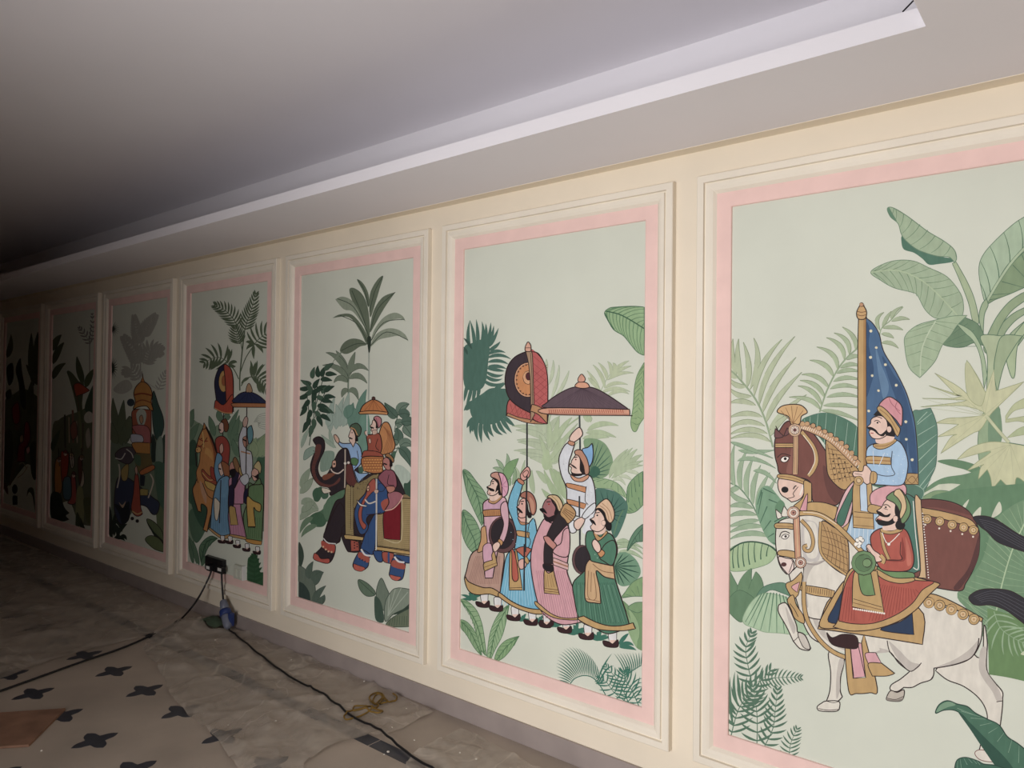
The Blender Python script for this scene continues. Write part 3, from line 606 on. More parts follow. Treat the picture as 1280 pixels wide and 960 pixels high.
# ---- blue elephant with rider
BLU, BLR = (54, 88, 140), (182, 90, 74)
F((150, 126, 84), '600,960 660,880 800,770 870,800* 870,1230* 610,1170', None)
org(370, 620, 6.0)
F(BLU, '600,130 610,250 600,330 590,410 565,440 490,400 505,330 540,230', DK, .9); F(BLU, '580,420 610,410 650,420 650,490 610,485', DK, .8); F(BLU, '740,440 860,455* 860,505* 760,490', DK, .8)
F(BLR, '652,420 735,430* 730,500 680,500 655,480', DK, .7); F(BLU, '690,425 705,428* 705,500* 690,500*', None)
F(BLU, '490,405 560,440 550,470 540,530 490,560 435,540 435,490', DK, .8); F(BLR, '480,420 550,460 540,500 470,460', None); F((204, 100, 84), '435,510 470,520 520,540 490,565 440,550', DK, .5); L((232, 230, 230), '490,398 520,440 568,448', 2.2); O((50, 56, 90), '480,470 500,480 520,490', 7, k=6)
F(BLU, '735,460 815,500 818,540 800,620 750,632 705,600 705,560', DK, .8); F(BLR, '735,480 815,510 812,550 720,525', None); F((204, 100, 84), '706,590 750,600 790,610 760,635 720,622', DK, .5); L((232, 230, 230), '740,455 770,490 815,497', 2.2)
F((176, 152, 100), '612,110 690,60 780,20 868,20* 855,440* 740,420 612,405*', DK, .9)
for k in range(26): L((132, 112, 72), '%d,%d %d,%d' % (800, 30+k*15, 860, 34+k*15), .4); L((132, 112, 72), '%d,%d %d,%d' % (615, 110+k*11, 660, 105+k*11), .4)
F((132, 26, 40), '665,100 790,20* 785,330* 662,320*', DK, .8); L((214, 196, 150), '662,322 790,332 795,20', 1.0)
F((206, 168, 98), '610,380 855,415* 855,440* 612,405*', DK, .7); L(DK, '612,372 852,405', .8); L((230, 226, 214), '606,0 604,400', 1.6)
org(370, 490, 6.0)
F(BLU, '545,690 590,650 660,670 690,760 690,860 650,910 560,920 530,960 545,1010 520,1060 480,1060 450,980 440,900 470,820 520,760', DK, .9)
F(BLR, '545,690 590,650 600,720 540,790 500,880 500,960 530,1000 510,1030 480,980 470,900 500,820 530,760', DK, .6); F(BLR, '640,830 690,800 690,860 660,890', None); F(BLU, '620,690 670,690 660,740 620,740', DK, .5); F(BLR, '560,700 590,680 600,740 570,740', None)
F((236, 234, 230), '458,808 490,840 530,850 528,860 480,850', DK, .5); L((214, 206, 196), '520,805 550,835 600,820', 1.8); F((232, 182, 152), '535,710 552,700 550,740 535,740', DK, .6); O((30, 24, 26), '543,722', 5, k=6)
L((214, 206, 196), '606,650 606,960', 1.8); O((214, 180, 160), '606,745', 16, DK, .7); L((60, 40, 60), '530,920 620,910 640,900', .8)
F((156, 90, 104), '630,620 680,580 740,600 760,690 740,730 690,730 660,700 620,650', DK, .9); F((176, 108, 118), '690,760 760,745 805,775 780,820 730,870 670,890 700,830', DK, .9); L((230, 176, 160), '805,775 780,825 730,875 670,890', 1.4); F((200, 130, 112), '680,710 740,710 740,740 700,755', DK, .6); L(DK, '700,620 690,690 740,700', .8)
F((196, 128, 118), '655,510 680,490 710,520 710,580 680,580 660,550', DK, .7); F((34, 26, 28), '690,490 720,520 725,555 705,560 705,520', None); L((30, 24, 26), '660,535 685,545', 1.8); F((168, 120, 70), '670,480 695,460 735,500 730,530 705,495', DK, .7)
done('painted_blue_elephant', 'blue elephant with a rider in mauve')
# plants along the bottom
org(370, 620, 6.0)
GB, GBD = (112, 128, 112), (66, 84, 72)
F(GBD, '20,350 50,390 60,460 40,530 20,520*', None); F(GB, '20,520* 60,540 110,600 145,680 140,770 110,800 80,700 20,640*', GBD, .6); F((60, 78, 72), '20,640* 60,660 100,720 110,790* 20,780*', None)
blade((92, 112, 98), '100,620 80,560 130,490 130,640 120,560 205,572 145,670 150,600 208,570 135,800 140,740 225,672 160,800 200,790 215,740 150,820 180,800 205,770', 52, GBD, .5)
done('painted_corner_plant', 'grey green leaves in the left corner')
F((104, 128, 104), '468,628 530,650 590,710 590,745 530,750 480,700', GBD, .6); L(GBD, '470,630 590,740', .7)
F((120, 136, 118), '640,615 680,690 700,740 690,800 660,860 610,780 605,700', GBD, .6); F((70, 94, 80), '595,750 640,800 660,940 600,930 588,820', None)
F((140, 154, 136), '670,940 670,800 720,710 760,690 800,690 858,700* 858,830* 740,880', GBD, .6)
for t in ('700,740', '745,700', '790,690', '840,720'): L((176, 188, 170), '690,900 '+t, .9)
F((54, 74, 62), '720,890 800,850 858,800* 858,840* 780,880', None); F((112, 126, 100), '690,940 760,890 858,840* 858,980* 690,980', GBD, .6); hatch(GBD, 710, 850, 700, 850, 900, 970, 9, .4)
done('painted_corner_plant', 'grey green banana leaf in the right corner')
# ------------------------------------------------------------------ mural 6: attendants with standard and parasol
panel(6)
PG, PGE = (186, 200, 168), (158, 176, 142)
org(570, 480, 8.0)
L(PG, '1000,1100 960,830 920,640 890,480 860,330', 2.0)
blade(PG, '890,520 800,420 560,420 905,580 820,470 600,460 920,640 830,560 610,560 935,700 840,590 620,580 945,740 840,660 580,665 955,790 840,720 640,690 960,830 860,740 740,740 880,460 820,380 720,330', 62, PGE, .6)
blade(PG, '890,500 880,380 960,290 905,560 930,400 1040,320 920,620 940,500 1060,430 935,680 960,600 1080,540 945,740 990,680 1100,640 960,800 1000,740 1120,720', 58, PGE, .6)
blade((176, 194, 156), '700,1100 640,960 690,760 780,1100 740,960 760,860 900,1000 860,900 800,870 960,960 1000,900 1080,880 620,1000 640,900 560,800', 54, PGE, .6)
org(680, 370, 6.857)
blade((196, 208, 176), '40,760 90,640 80,550 60,880 130,720 130,590 80,900 190,740 215,640 0,700 30,600 20,540', 30, PGE, .5)
L(PG, '480,830 540,710 600,640 700,560', 1.4)
blade((190, 202, 164), '480,830 440,720 370,640 490,820 400,720 380,700 520,790 510,670 420,590 540,720 540,640 465,570 570,680 590,600 545,560 600,650 620,590 590,575 580,670 640,590 730,555 560,700 640,620 750,600 545,720 640,640 770,660 520,790 600,720 720,760 490,830 600,760 740,820 540,860 640,780 730,840', 32, PGE, .5)
org(680, 500, 6.857)
L((172, 192, 150), '60,560 90,430 180,250 300,150', 2.0)
blade((180, 198, 158), '40,420 60,250 30,150 60,430 110,250 130,140 80,380 160,220 240,150 60,560 0,420 -40,300 50,520 120,400 290,200 60,540 150,470 290,360 380,190 360,140 340,100 370,260 480,170 640,220 360,280 480,260 620,320 330,330 440,300 560,320 400,190 380,150 400,130', 46, PGE, .6)
blade((168, 190, 146), '180,900 60,780 0,600 200,860 100,700 40,560 180,940 60,860 -20,760 200,800 140,660 80,590', 56, PGE, .6)
F((180, 200, 156), '30,420 -20,520 10,600 70,560', None)
done('painted_palm_fronds', 'faint sage green palm fronds')
F((128, 162, 120), '340,350 430,330 520,370 580,470 590,560 540,650 450,680 390,660 380,520', None)
for t in ('430,345', '470,345', '510,370', '545,410', '575,470', '585,530', '575,590', '545,640', '490,670'): L((58, 104, 86), '395,640 '+t, 1.3, 'b')
F((56, 104, 84), '385,650 420,570 470,580 480,630 430,665', None)
blade((178, 196, 158), '560,670 600,520 720,420 600,660 640,520 760,410 640,640 700,500 800,420 680,610 760,500 840,470 600,640 720,560 850,520 580,670 700,560 850,560', 46, (140, 164, 126), .5)
blade((196, 208, 178), '590,690 650,640 700,730 640,650 700,640 760,690 700,610 780,600 840,660', 30, PGE, .5)
F((152, 182, 134), '400,680 480,670 580,690 650,730 700,800 720,850* 640,800 560,760 440,750', (110, 146, 106), .6)
veins((94, 132, 96), '420,690 560,740 700,830', '480,675 580,692 660,740', 6, .8, .1)
F((130, 166, 116), '710,850 720,740 780,660 850,610* 850,900* 780,960 700,960', (88, 126, 92), .7)
veins((70, 112, 84), '710,900 780,800 850,700', '715,780 760,690 850,620', 6, .9, .1); veins((70, 112, 84), '710,940 780,880 850,770', '740,960 800,940 850,880', 5, .9, .1)
F((76, 122, 106), '440,770 520,760 620,790 690,850 720,930 660,1110 600,1180 540,1000 440,900', None)
for t in ('480,770', '540,775', '600,795', '650,830', '690,870', '710,930', '690,1000', '660,1060'): L((40, 84, 78), '560,980 '+t, 1.1, 'b')
org(680, 620, 6.857)
L((96, 136, 100), '600,330 640,200 680,120', 1.6)
blade((170, 192, 154), '600,420 720,360 850,450 620,450 740,380 850,500 640,480 740,450 850,540 620,400 680,360 740,400', 34, (124, 152, 116), .6)
F((96, 138, 108), '715,470 740,370 790,290 850,240* 850,390* 780,400', (60, 100, 78), .7); L((60, 100, 78), '720,465 780,360 848,270', 1.0); veins((60, 100, 78), '730,440 790,350 850,280', '760,410 800,400 850,390', 5, .7, .1)
F((112, 156, 124), '610,520 680,480 740,500 800,560 830,640 810,700 740,760 660,770 610,700', None)
for t in ('680,490', '730,505', '780,545', '815,600', '825,660', '790,710', '740,745', '690,765', '650,765'): L((36, 82, 66), '608,600 '+t, 1.6, 'b')
F((130, 166, 112), '670,870 700,820 760,740 850,690* 850,860* 760,860', (88, 126, 92), .7); veins((88, 126, 92), '680,865 760,800 850,740', '720,860 790,858 850,855', 5, .8, .1)
F((120, 156, 106), '660,900 720,930 750,970 850,900* 850,1330* 780,1280 730,1100', None); blade((146, 178, 128), '800,1300 740,1100 640,880 800,1250 800,1080 720,960', 60, (98, 132, 92), .6)
F((124, 160, 112), '720,960 780,915 850,910* 850,980* 800,1000', (88, 126, 92), .7)
org(680, 370, 6.857)
F((150, 184, 134), '520,145 560,105 620,95 760,88 860,95* 860,510* 800,480 740,410 680,340 600,290 550,210', (82, 122, 88), .8)
veins((90, 132, 92), '540,130 640,155 740,205 855,275', '600,100 720,95 860,100 860,180 860,240', 10, 1.0, .25, .05, .95, .15)
veins((90, 132, 92), '540,130 640,155 740,205 855,275', '540,180 600,280 680,340 740,410 820,495 860,510', 12, 1.0, .15, .05, .95, -.2)
L((62, 104, 74), '530,130 640,155 740,205 860,280', 1.5); L((62, 104, 74), '522,145 550,210 600,290', 1.4)
F((150, 180, 124), '860,570* 800,680 775,800 765,950 745,1080 760,1150 790,1160 820,1100 860,1040*', (100, 138, 92), .7)
veins((98, 136, 92), '855,600 830,760 810,920 790,1120', '820,640 780,780 768,950 750,1090', 12, .8, .12); veins((98, 136, 92), '855,640 835,780 815,940 795,1120', '860,700 860,820 850,980 820,1100', 9, .8, .12)
done('painted_leaves', 'green leaves along the right edge')
# dark fan palm on the left
FP = (76, 116, 102)
org(570, 380, 7.385)
F(FP, '70,420 150,360 230,330 310,400 300,520 290,620 280,700 240,780 150,800 75,740', None)
blade(FP, '140,450 90,300 130,150 170,430 180,300 130,150 200,400 210,280 187,140 230,390 270,280 240,160 255,390 290,280 275,180 270,400 320,300 322,170 285,400 340,310 350,200 300,400 350,340 395,220 300,430 370,400 412,345 290,470 370,410 460,450 290,500 400,440 510,510 290,540 400,500 490,560 290,580 390,560 470,600 280,590 380,610 450,620 275,620 360,690 440,650 260,650 340,730 430,690 240,690 340,790 450,720', 34)
blade((60, 92, 82), '150,420 110,340 70,315 110,470 90,420 70,395', 26)
blade(FP, '110,720 90,820 75,900 150,740 130,860 90,960 180,740 170,850 150,920 210,740 220,820 190,880', 34)
org(570, 480, 8.0)
F(FP, '170,160 260,100 330,50 400,40 500,60 540,140 520,300 470,350 380,400 250,400 170,340 140,250', None)
blade(FP, '380,60 440,20 500,-10 380,90 460,60 540,60 400,110 470,90 540,90 200,170 120,190 80,270 160,200 100,260 90,250 200,320 130,380 110,440 220,330 150,420 170,480 230,350 170,440 225,580 260,360 230,460 260,590 300,370 270,460 345,570 330,370 310,450 380,530 380,370 370,470 470,510 420,350 430,440 510,500 450,330 480,400 560,490 470,310 530,380 590,420 200,350 140,400 145,500', 44)
done('painted_fan_palm', 'dark teal fan palm leaves')
# plants behind the figures on the left
org(570, 560, 7.385)
BL, BD = (132, 170, 126), (74, 114, 84)
banana('65,205 120,220 190,310 260,400 300,500 270,640 240,720* 180,600 110,440 80,320', '68,208 150,350 210,480 245,700', '130,230 200,320 280,440 290,560 250,690', '75,290 110,430 160,560 230,700', BL, BD)
banana('60,585 110,590 180,670 230,790 240,900 190,960 150,960 90,880 55,760', '65,590 110,720 170,850 190,950', '120,600 190,690 230,790 230,910', '58,700 70,830 110,910 160,960', BL, BD)
blade((150, 178, 140), '440,230 420,140 370,105 450,220 500,130 470,50 440,240 400,180 340,185', 40, BD, .5); F((126, 166, 110), '440,200 490,130 580,95* 540,200 490,290 450,260', (96, 132, 90), .5)
blade((146, 174, 134), '520,340 560,240 540,180 500,350 480,310 510,280', 36, BD, .5)
done('painted_banana_leaves', 'banana leaves behind the drummer')
org(570, 680, 6.0)
banana('35,420 80,425 150,490 190,580 210,680 230,840* 180,780 140,620 90,500', '40,425 120,530 170,640 215,830', '90,430 160,500 200,620 228,800', '60,470 110,560 150,680 200,810', (150, 184, 136), (84, 128, 84), 10)
banana('35,570 90,590 150,670 180,760 195,840* 140,780 80,680 40,630', '40,580 110,660 190,830', '80,590 150,680 188,800', '50,640 100,720 170,810', (140, 176, 128), (84, 128, 84), 8)
banana('400,450* 385,540 350,680 290,800 260,870* 235,850 250,700 280,600 330,510', '398,455 320,600 280,720 255,865', '390,530 355,660 300,780 265,860', '330,510 270,630 245,760 240,850', (154, 188, 140), (84, 128, 84), 11)
banana('475,690* 420,780 360,850 300,885* 290,860 320,780 380,720', '470,695 380,770 300,880', '440,760 370,840 305,882', '400,710 330,770 292,860', (140, 178, 124), (84, 128, 84), 7)
TG = (54, 120, 100)
tuft('120,420', TG, 90, 190, 350, 9, 22); tuft('500,580', TG, 70, 200, 340, 7, 20); tuft('630,590', TG, 70, 200, 340, 7, 20); tuft('740,610', TG, 70, 200, 340, 7, 20)
org(680, 740, 6.4)
tuft('80,280', TG, 90, 200, 340, 7, 24); tuft('260,340', TG, 120, 190, 340, 8, 26); tuft('440,390', TG, 110, 200, 340, 8, 26); blade(TG, '600,420 640,360 680,330 600,430 680,390 720,430 600,440 680,430 740,465', 34)
# fern arch at the bottom right
L(TG, '210,735 250,690 320,668 390,685 450,750 500,835', 1.2)
for k in range(26):
    t = k/25; p = bez((215, 730), (330, 610), (500, 835), 25)[k] if k > 12 else bez((210, 735), (300, 640), (420, 710), 25)[k*2 % 26]
    a = math.radians(200 + 110*t) ; rr = 110 + 170*math.sin(math.pi*min(1, t*1.1))
    p = bez((210, 735), (320, 600), (440, 740), 25)[k]
    blade(TG, '%.0f,%.0f %.0f,%.0f %.0f,%.0f' % (p[0], p[1], p[0]+rr*.5*math.cos(a)+10, p[1]+rr*.62*math.sin(a), p[0]+rr*.8*math.cos(a-.25), p[1]+rr*math.sin(a)*.85), 9)
frond(TG, '660,880 560,800 500,720 440,700', 9, 90, 12, 70, 1.0); frond(TG, '680,890 640,800 580,690 500,600', 11, 90, 11, 60, 1.1)
frond(TG, '760,910 700,780 650,700 640,640', 10, 120, 12, 60, 1.1); L(TG, '640,720 680,650 780,585', 1.1)
for k in range(10): blade(TG, '%d,%d %d,%d %d,%d' % (650+k*14, 690-k*11, 655+k*14, 600-k*6, 560+k*25, 490-k), 9)
for k in range(7): blade(TG, '%d,%d %d,%d %d,%d' % (690+k*10, 760+k*22, 740, 690+k*30, 790, 690+k*34), 11)
blade(TG, '440,690 460,600 545,490 460,700 490,600 560,590', 14)
done('painted_ferns', 'teal ferns and grass tufts along the bottom')
# ---- standard: round fan on a pole
MAR = (66, 54, 62)
org(570, 480, 8.0)
F((196, 98, 92), '540,150 505,315* 600,350 720,385 840,395 915,398* 920,150 760,100', DK, 1.0)
F((192, 140, 96), '505,315* 520,290* 620,330 740,355 850,370 915,398* 840,400 700,385', DK, .7)
for k in range(7): L((150, 64, 62), '%d,%d %d,%d' % (545+k*45, 200+k*10, 580+k*45, 320+k*8), .5); L((150, 64, 62), '%d,%d %d,%d' % (620+k*42, 190+k*16, 540+k*45, 300+k*6), .5)
org(570, 380, 7.385)
F((198, 96, 94), '680,440 740,450 800,520 835,610 850,760 845,1105* 700,1040 690,700', DK, 1.0)
for k in range(7): L((158, 66, 68), '%d,%d %d,%d' % (700, 480+k*70, 845, 590+k*70), .5); L((158, 66, 68), '%d,%d %d,%d' % (845, 560+k*65, 700, 670+k*65), .5)
F(MAR, '650,440 560,480 500,540 465,620 455,720 475,830 520,900 600,960 700,1010* 690,700 680,440*', DK, 1.0)
O((224, 166, 124), '665,700', 125, DK, .9, ry=160, k=24); O((214, 142, 84), '665,700', 108, DK, .7, ry=142, k=24)
for k in range(22):
    a = 2*math.pi*k/22; O((110, 70, 50), '%.0f,%.0f' % (665+104*math.cos(a), 700+138*math.sin(a)), 9, k=6)
O((226, 166, 118), '668,680', 48, DK, .7, ry=62); O((90, 44, 48), '672,668', 26, DK, .6, ry=36)
F((198, 96, 94), '702,440 740,450 800,520 835,610 850,760 845,1105* 720,1040 712,700', None)
for k in range(8): L((158, 66, 68), '%d,%d %d,%d' % (715, 480+k*66, 845, 590+k*66), .5); L((158, 66, 68), '%d,%d %d,%d' % (845, 560+k*62, 715, 670+k*62), .5)
L(DK, '700,440 760,455 810,530 840,620 850,760 847,1106', 1.1)
F((176, 142, 110), '648,430 700,440 712,560 722,900 728,1020* 690,1090* 690,760 670,540', DK, .7); L(DK, '690,450 705,700 708,1000', .6)
org(570, 480, 8.0); F((194, 142, 96), '760,205* 800,212 870,245 915,285* 915,398* 850,325 800,290 745,270*', DK, .8); org(570, 380, 7.385)
F((222, 166, 140), '645,435 640,405 650,375 668,350 690,375 695,405 690,437', DK, .8); L(DK, '645,405 690,405', .7)
done('painted_round_standard', 'red and black round standard')
# ---- parasol
org(680, 500, 6.857)
F((102, 82, 92), '40,70 30,20 140,-60 260,-110 400,-110 520,-60 700,60 720,80*', DK, .9)
for k in range(14): L((80, 62, 74), '330,-105 %d,70' % (50+k*48), .5, 's')
F((222, 160, 130), '35,68 735,80* 735,130 700,133 35,122', DK, .9)
for k in range(36): L((186, 96, 72), '%d,%d %d,%d' % (45+k*18, 82, 52+k*18, 112), 1.0)
L((150, 84, 70), '38,115 730,124', .8)
F((226, 164, 130), '270,-115 285,-145 320,-155 370,-145 390,-110 330,-100', DK, .8); F((222, 160, 134), '300,-155 295,-185 325,-222 355,-185 345,-158', DK, .7)
L((56, 62, 66), '306,130 312,500 310,1200', 2.0)
done('painted_parasol', 'dark plum parasol with orange rim')
# ---- man holding the parasol
F((218, 222, 228), '200,370 265,380* 240,460 215,550 230,640 380,640 430,720 445,860 440,1000 380,1010* 215,960 195,760 150,640 130,520 150,440', DK, 1.0)
for k in range(50):
    rx, ry = random.uniform(150, 430), random.uniform(400, 950)
    if (ry < 650 and rx > 215) or (ry > 640 and rx < 200): continue
    L((180, 184, 194), '%.0f,%.0f %.0f,%.0f' % (rx, ry, rx+5, ry+4), .6)
F((208, 142, 92), '200,712 360,745* 360,795* 205,750*', DK, .7); F((208, 142, 92), '205,850 365,890* 350,935* 210,890*', DK, .7)
L(DK, '365,740 355,860 380,900 340,940', .9)
F(SKIN, '240,290 300,235 330,270 325,310 260,360 220,340', DK, .9); F((206, 146, 112), '218,350 265,365 250,392 210,375', DK, .7)
F((216, 156, 120), '230,640 300,670 380,640 380,670 330,700 260,690', DK, .8)
F(SKIN, '240,520 260,490 280,470 330,480 345,560 330,630 260,630 235,610 240,580* 215,560* 235,540', DK, .8)
F((40, 30, 32), '300,470 330,490 345,600 380,630 340,635 310,600 310,520', None); F((40, 30, 32), '230,545 270,570 285,590 260,580 225,550', None); F((40, 30, 32), '235,610 260,630 330,630 320,650 250,650', None)
O((120, 40, 40), '275,510', 7); L(DK, '258,492 290,488', 1.2)
F((196, 140, 112), '265,440 300,425 340,445 375,510 390,580 385,630 355,635 340,560 300,480 275,470', DK, .9); F((130, 180, 226), '330,425 380,405 415,370* 425,450 415,530 390,575* 370,500', DK, .9)
F((226, 228, 232), '340,940 390,900 430,980 360,1080* 330,1050 220,1080* 215,1030 300,1000', None)
org(680, 620, 6.857)
F((226, 228, 232), '215,230 260,210 280,300 230,312', DK, .8); F(SKIN, '262,220 310,185 350,190 345,230 300,290 265,270', DK, .9)
F((224, 228, 232), '330,170 380,100 440,60 440,120 380,180 350,195', DK, .8); F((224, 226, 232), '330,300 380,190 420,160 420,280 380,330', None)
L((56, 62, 66), '306,0 306,180', 2.0); L((56, 62, 66), '308,300 310,440', 2.0)
done('painted_parasol_bearer', 'man in white striped shirt and blue cap')
# ---- drummer in pink at the left
org(570, 680, 6.0)
foot(210, 440, 1.0); foot(310, 470, 1.0)
F((196, 156, 138), '130,60 80,200 70,280 160,330 260,335 330,385* 345,250 360,60 280,20', DK, 1.0)
hatch((170, 126, 112), 150, 330, 90, 320, 90, 300, 18)
F(GOLD, '70,245 100,285 200,325 270,330 330,365* 318,395 250,375 160,380 100,355 70,290', DK, .9)
org(570, 560, 7.385)
F((222, 174, 186), '260,500 330,460 420,440 470,490 490,640 480,760 440,870 400,900 340,1200* 270,1200* 250,900 260,700 250,560', DK, 1.0)
F((214, 168, 190), '270,500 330,490 420,480 430,560 330,570 265,570', None)
F((200, 140, 84), '258,575 420,565* 430,625* 262,632*', DK, .8)
for k in range(12): L((150, 92, 54), '%d,580 %d,625' % (268+k*13, 270+k*13), .6)
F((206, 156, 104), '235,740 275,720* 290,880 260,940 200,960 230,850', DK, .8)
F((196, 148, 96), '310,475 350,490 420,430 425,460 360,515 305,500', DK, .7)
F(SKIN, '330,420 400,400 410,450 350,490 310,470', None)
F(SKIN, '325,310 350,285 390,310 395,390 380,420 340,440 300,430 290,410* 300,385* 285,360* 320,340', DK, .8)
F((30, 24, 26), '330,275 380,300 400,360 425,400 420,435 395,430 390,390 365,410 375,360 385,330 360,300', None); F((30, 24, 26), '285,355 310,365 350,380 355,400 320,395 300,375', None)
O((30, 24, 26), '342,328', 7); L(DK, '328,310 355,308', 1.2); L((200, 110, 100), '305,418 322,420', 1.2)
F((206, 150, 132), '325,265 330,235 380,222 420,250 430,350 425,430 410,400 395,310 360,280', DK, .9)
F((230, 168, 190), '395,230 440,240 475,300 485,370 470,430 430,450 425,360 410,280', DK, .9)
for t in ('440,250', '468,300', '478,360', '465,420'): L((190, 120, 150), '425,350 '+t, .7)
O((106, 72, 74), '440,800', 135, DK, 1.0, ry=168, k=24); O((50, 42, 48), '432,790', 108, DK, .8, ry=140, k=24)
F((222, 174, 186), '420,520 470,500 490,640 480,760 440,870 400,850 430,760 440,690 415,600', DK, .9)
F((206, 150, 90), '400,840 435,865 420,900 385,880', DK, .7); F(SKIN, '345,890 385,865 410,890 395,930 360,960 340,920', DK, .8)
org(570, 680, 6.0)
F((222, 170, 190), '205,20 265,0 275,120 215,150', DK, .7); F(GOLD, '210,145 275,120* 270,80 290,60 312,160* 215,205*', DK, .8); L((130, 90, 50), '213,175 308,140', .7)
done('painted_drummer', 'man in pink coat with a dark round drum')
# ---- man in blue
org(570, 680, 6.0)
foot(440, 540, 1.0); foot(570, 575, 1.0)
org(570, 560, 7.385)
F((112, 186, 214), '570,290 620,330* 590,440 570,520 580,640 660,700 720,650 750,780 755,900 740,1000* 540,940* 560,800 530,680 485,560 490,470 530,360', DK, 1.0)
for k in range(45):
    rx, ry = random.uniform(500, 745), random.uniform(400, 930)
    if ry < 640 and rx > 580: continue
    L((168, 220, 236), '%.0f,%.0f %.0f,%.0f' % (rx, ry, rx+5, ry+4), .6)
F((206, 160, 100), '565,762 680,780* 680,830* 570,810*', DK, .7); L(DK, '680,690 665,790 690,860 670,920', .9)
F((226, 166, 152), '600,240 655,175 685,200 680,260 630,300 600,280', DK, .9); F((198, 130, 100), '578,280 630,310 620,340 572,310', DK, .7)
F((232, 176, 160), '575,640 650,640 650,690 600,690', None); F((198, 140, 100), '570,640 600,680 660,690 655,705 600,705', DK, .6)
F((232, 178, 164), '590,490 620,465 650,480 665,560 650,630 600,645 575,620 590,590* 560,545* 585,520', DK, .8)
F((34, 26, 28), '640,470 660,500 675,580 700,610 695,645 665,640 655,580', None); F((34, 26, 28), '560,540 600,570 620,600 595,595 570,560', None); O((34, 26, 28), '612,515', 8); L(DK, '595,495 630,490', 1.2)
F((176, 112, 92), '600,450 610,415 660,400 710,430 740,500 740,580 715,620 690,590 670,500 640,465', DK, .9); F((206, 148, 120), '680,450 720,500 725,580 705,600 690,520', None)
org(570, 680, 6.0)
F((112, 186, 216), '385,80 470,40 600,120 650,300 700,490* 600,490 480,460 330,375* 350,260', DK, 1.0)
hatch((160, 212, 234), 400, 590, 345, 680, 130, 460, 16, .8); F(GOLD, '330,365 420,430 520,475 620,490 700,485* 705,515 600,525 480,490 400,450 318,392*', DK, .9)
F((190, 104, 84), '450,40 520,20 610,70 600,140 540,120 480,70', DK, .8)
F((196, 96, 76), '405,80 440,60 490,290* 500,345* 400,345*', DK, .8); F(GOLD, '405,80 420,70 425,260 470,255 445,60 460,65 500,345* 400,345*', DK, .8); L(DK, '400,330 498,325', .7)
F((114, 186, 214), '530,100 570,40 610,-20 615,30 570,90 545,140', DK, .9); F((232, 178, 164), '470,130 500,110 530,130 525,170 490,190 470,165', DK, .8); F(GOLD, '510,110 530,95 550,130 535,150', DK, .7)
L((44, 44, 50), '515,0 512,350', 2.0)
org(570, 480, 8.0)
L((44, 44, 50), '712,390 712,830', 2.0)
org(570, 560, 7.385); L((44, 44, 50), '657,250 650,600 643,960', 1.9)
F((226, 166, 152), '620,235 655,205 672,230 640,270', DK, .7)
done('painted_standard_bearer', 'man in bright blue coat raising the pole')
# ---- bearded man in pink
org(570, 680, 6.0); foot(690, 580, 1.0)
org(680, 740, 6.4); foot(20, 250, 1.0); foot(175, 290, 1.1)
org(680, 620, 6.857)
PK = (222, 166, 174)
org(570, 560, 7.385)
F(PK, '800,700 880,660 960,690 1000,760* 1000,1000* 760,1000* 760,860 775,760', DK, 1.0)
org(680, 620, 6.857)
F(PK, '0,200 60,230 150,230 210,260 225,400 210,520 200,640 240,760 320,970 330,1080* 150,1100 0,1010 -60,880 -110,600 -90,400', DK, 1.0)
hatch((196, 132, 146), -60, 190, 0, 310, 640, 1050, 16); 
org(680, 740, 6.4)
F(GOLD, '-60,75 50,165 150,205 260,205 325,180* 330,200 260,222 130,215 40,185 -60,110', DK, .8)
org(680, 620, 6.857)
F((226, 180, 176), '80,530 210,580* 210,635* 85,590*', DK, .7); L((170, 116, 80), '85,560 210,605', 1.6)
F((168, 110, 112), '-10,90 20,30 70,20 110,80 115,150 60,210 10,190 0,150* -30,120* -5,110', DK, .8)
F((30, 24, 26), '60,15 100,70 125,110 130,160 105,190 90,150 100,100 70,50', None); F((40, 28, 32), '5,150 40,180 100,160 100,195 60,225 10,205', None); F((24, 18, 20), '-35,110 0,105 30,150 0,140 -25,130', None); O((200, 60, 60), '45,70', 8); O((24, 18, 20), '45,70', 4); L(DK, '25,50 60,48', 1.2)
F((216, 184, 136), '30,10 60,-10 120,0 160,60 160,110 130,130 100,60 60,20', DK, .9); L((160, 124, 80), '70,0 120,50 145,120', .8)
F((50, 42, 46), '100,190 150,130 230,200 150,300 80,400 80,580* 2,580* 4,450 30,330', DK, .9)
F((196, 152, 96), '140,150 185,65 240,90 275,140 260,190 210,235 180,200', DK, .9)
for k in range(4): L((110, 76, 50), '%d,%d %d,%d' % (160+k*6, 135-k*14+k*4, 235+k*10, 215-k*20), .8)
F((40, 34, 38), '0,580 80,590* 85,640 40,645 0,620', DK, .6); F(GOLD, '5,640 40,660 85,640* 135,845* 5,830*', DK, .9); L(DK, '0,585 80,600', .8); L((120, 80, 50), '5,790 122,805', .9); L((120, 80, 50), '5,812 128,825', .8); hatch((160, 118, 70), 15, 80, 20, 115, 670, 780, 5, .6)
F((206, 140, 128), '0,350 40,345 75,380 110,420 95,465 60,440 20,400', DK, .9)
F(PK, '110,430 150,400 170,300 215,280 225,400 210,510 150,520 80,480', DK, .9)
done('painted_bearded_man', 'bearded man in pink with a black sash')
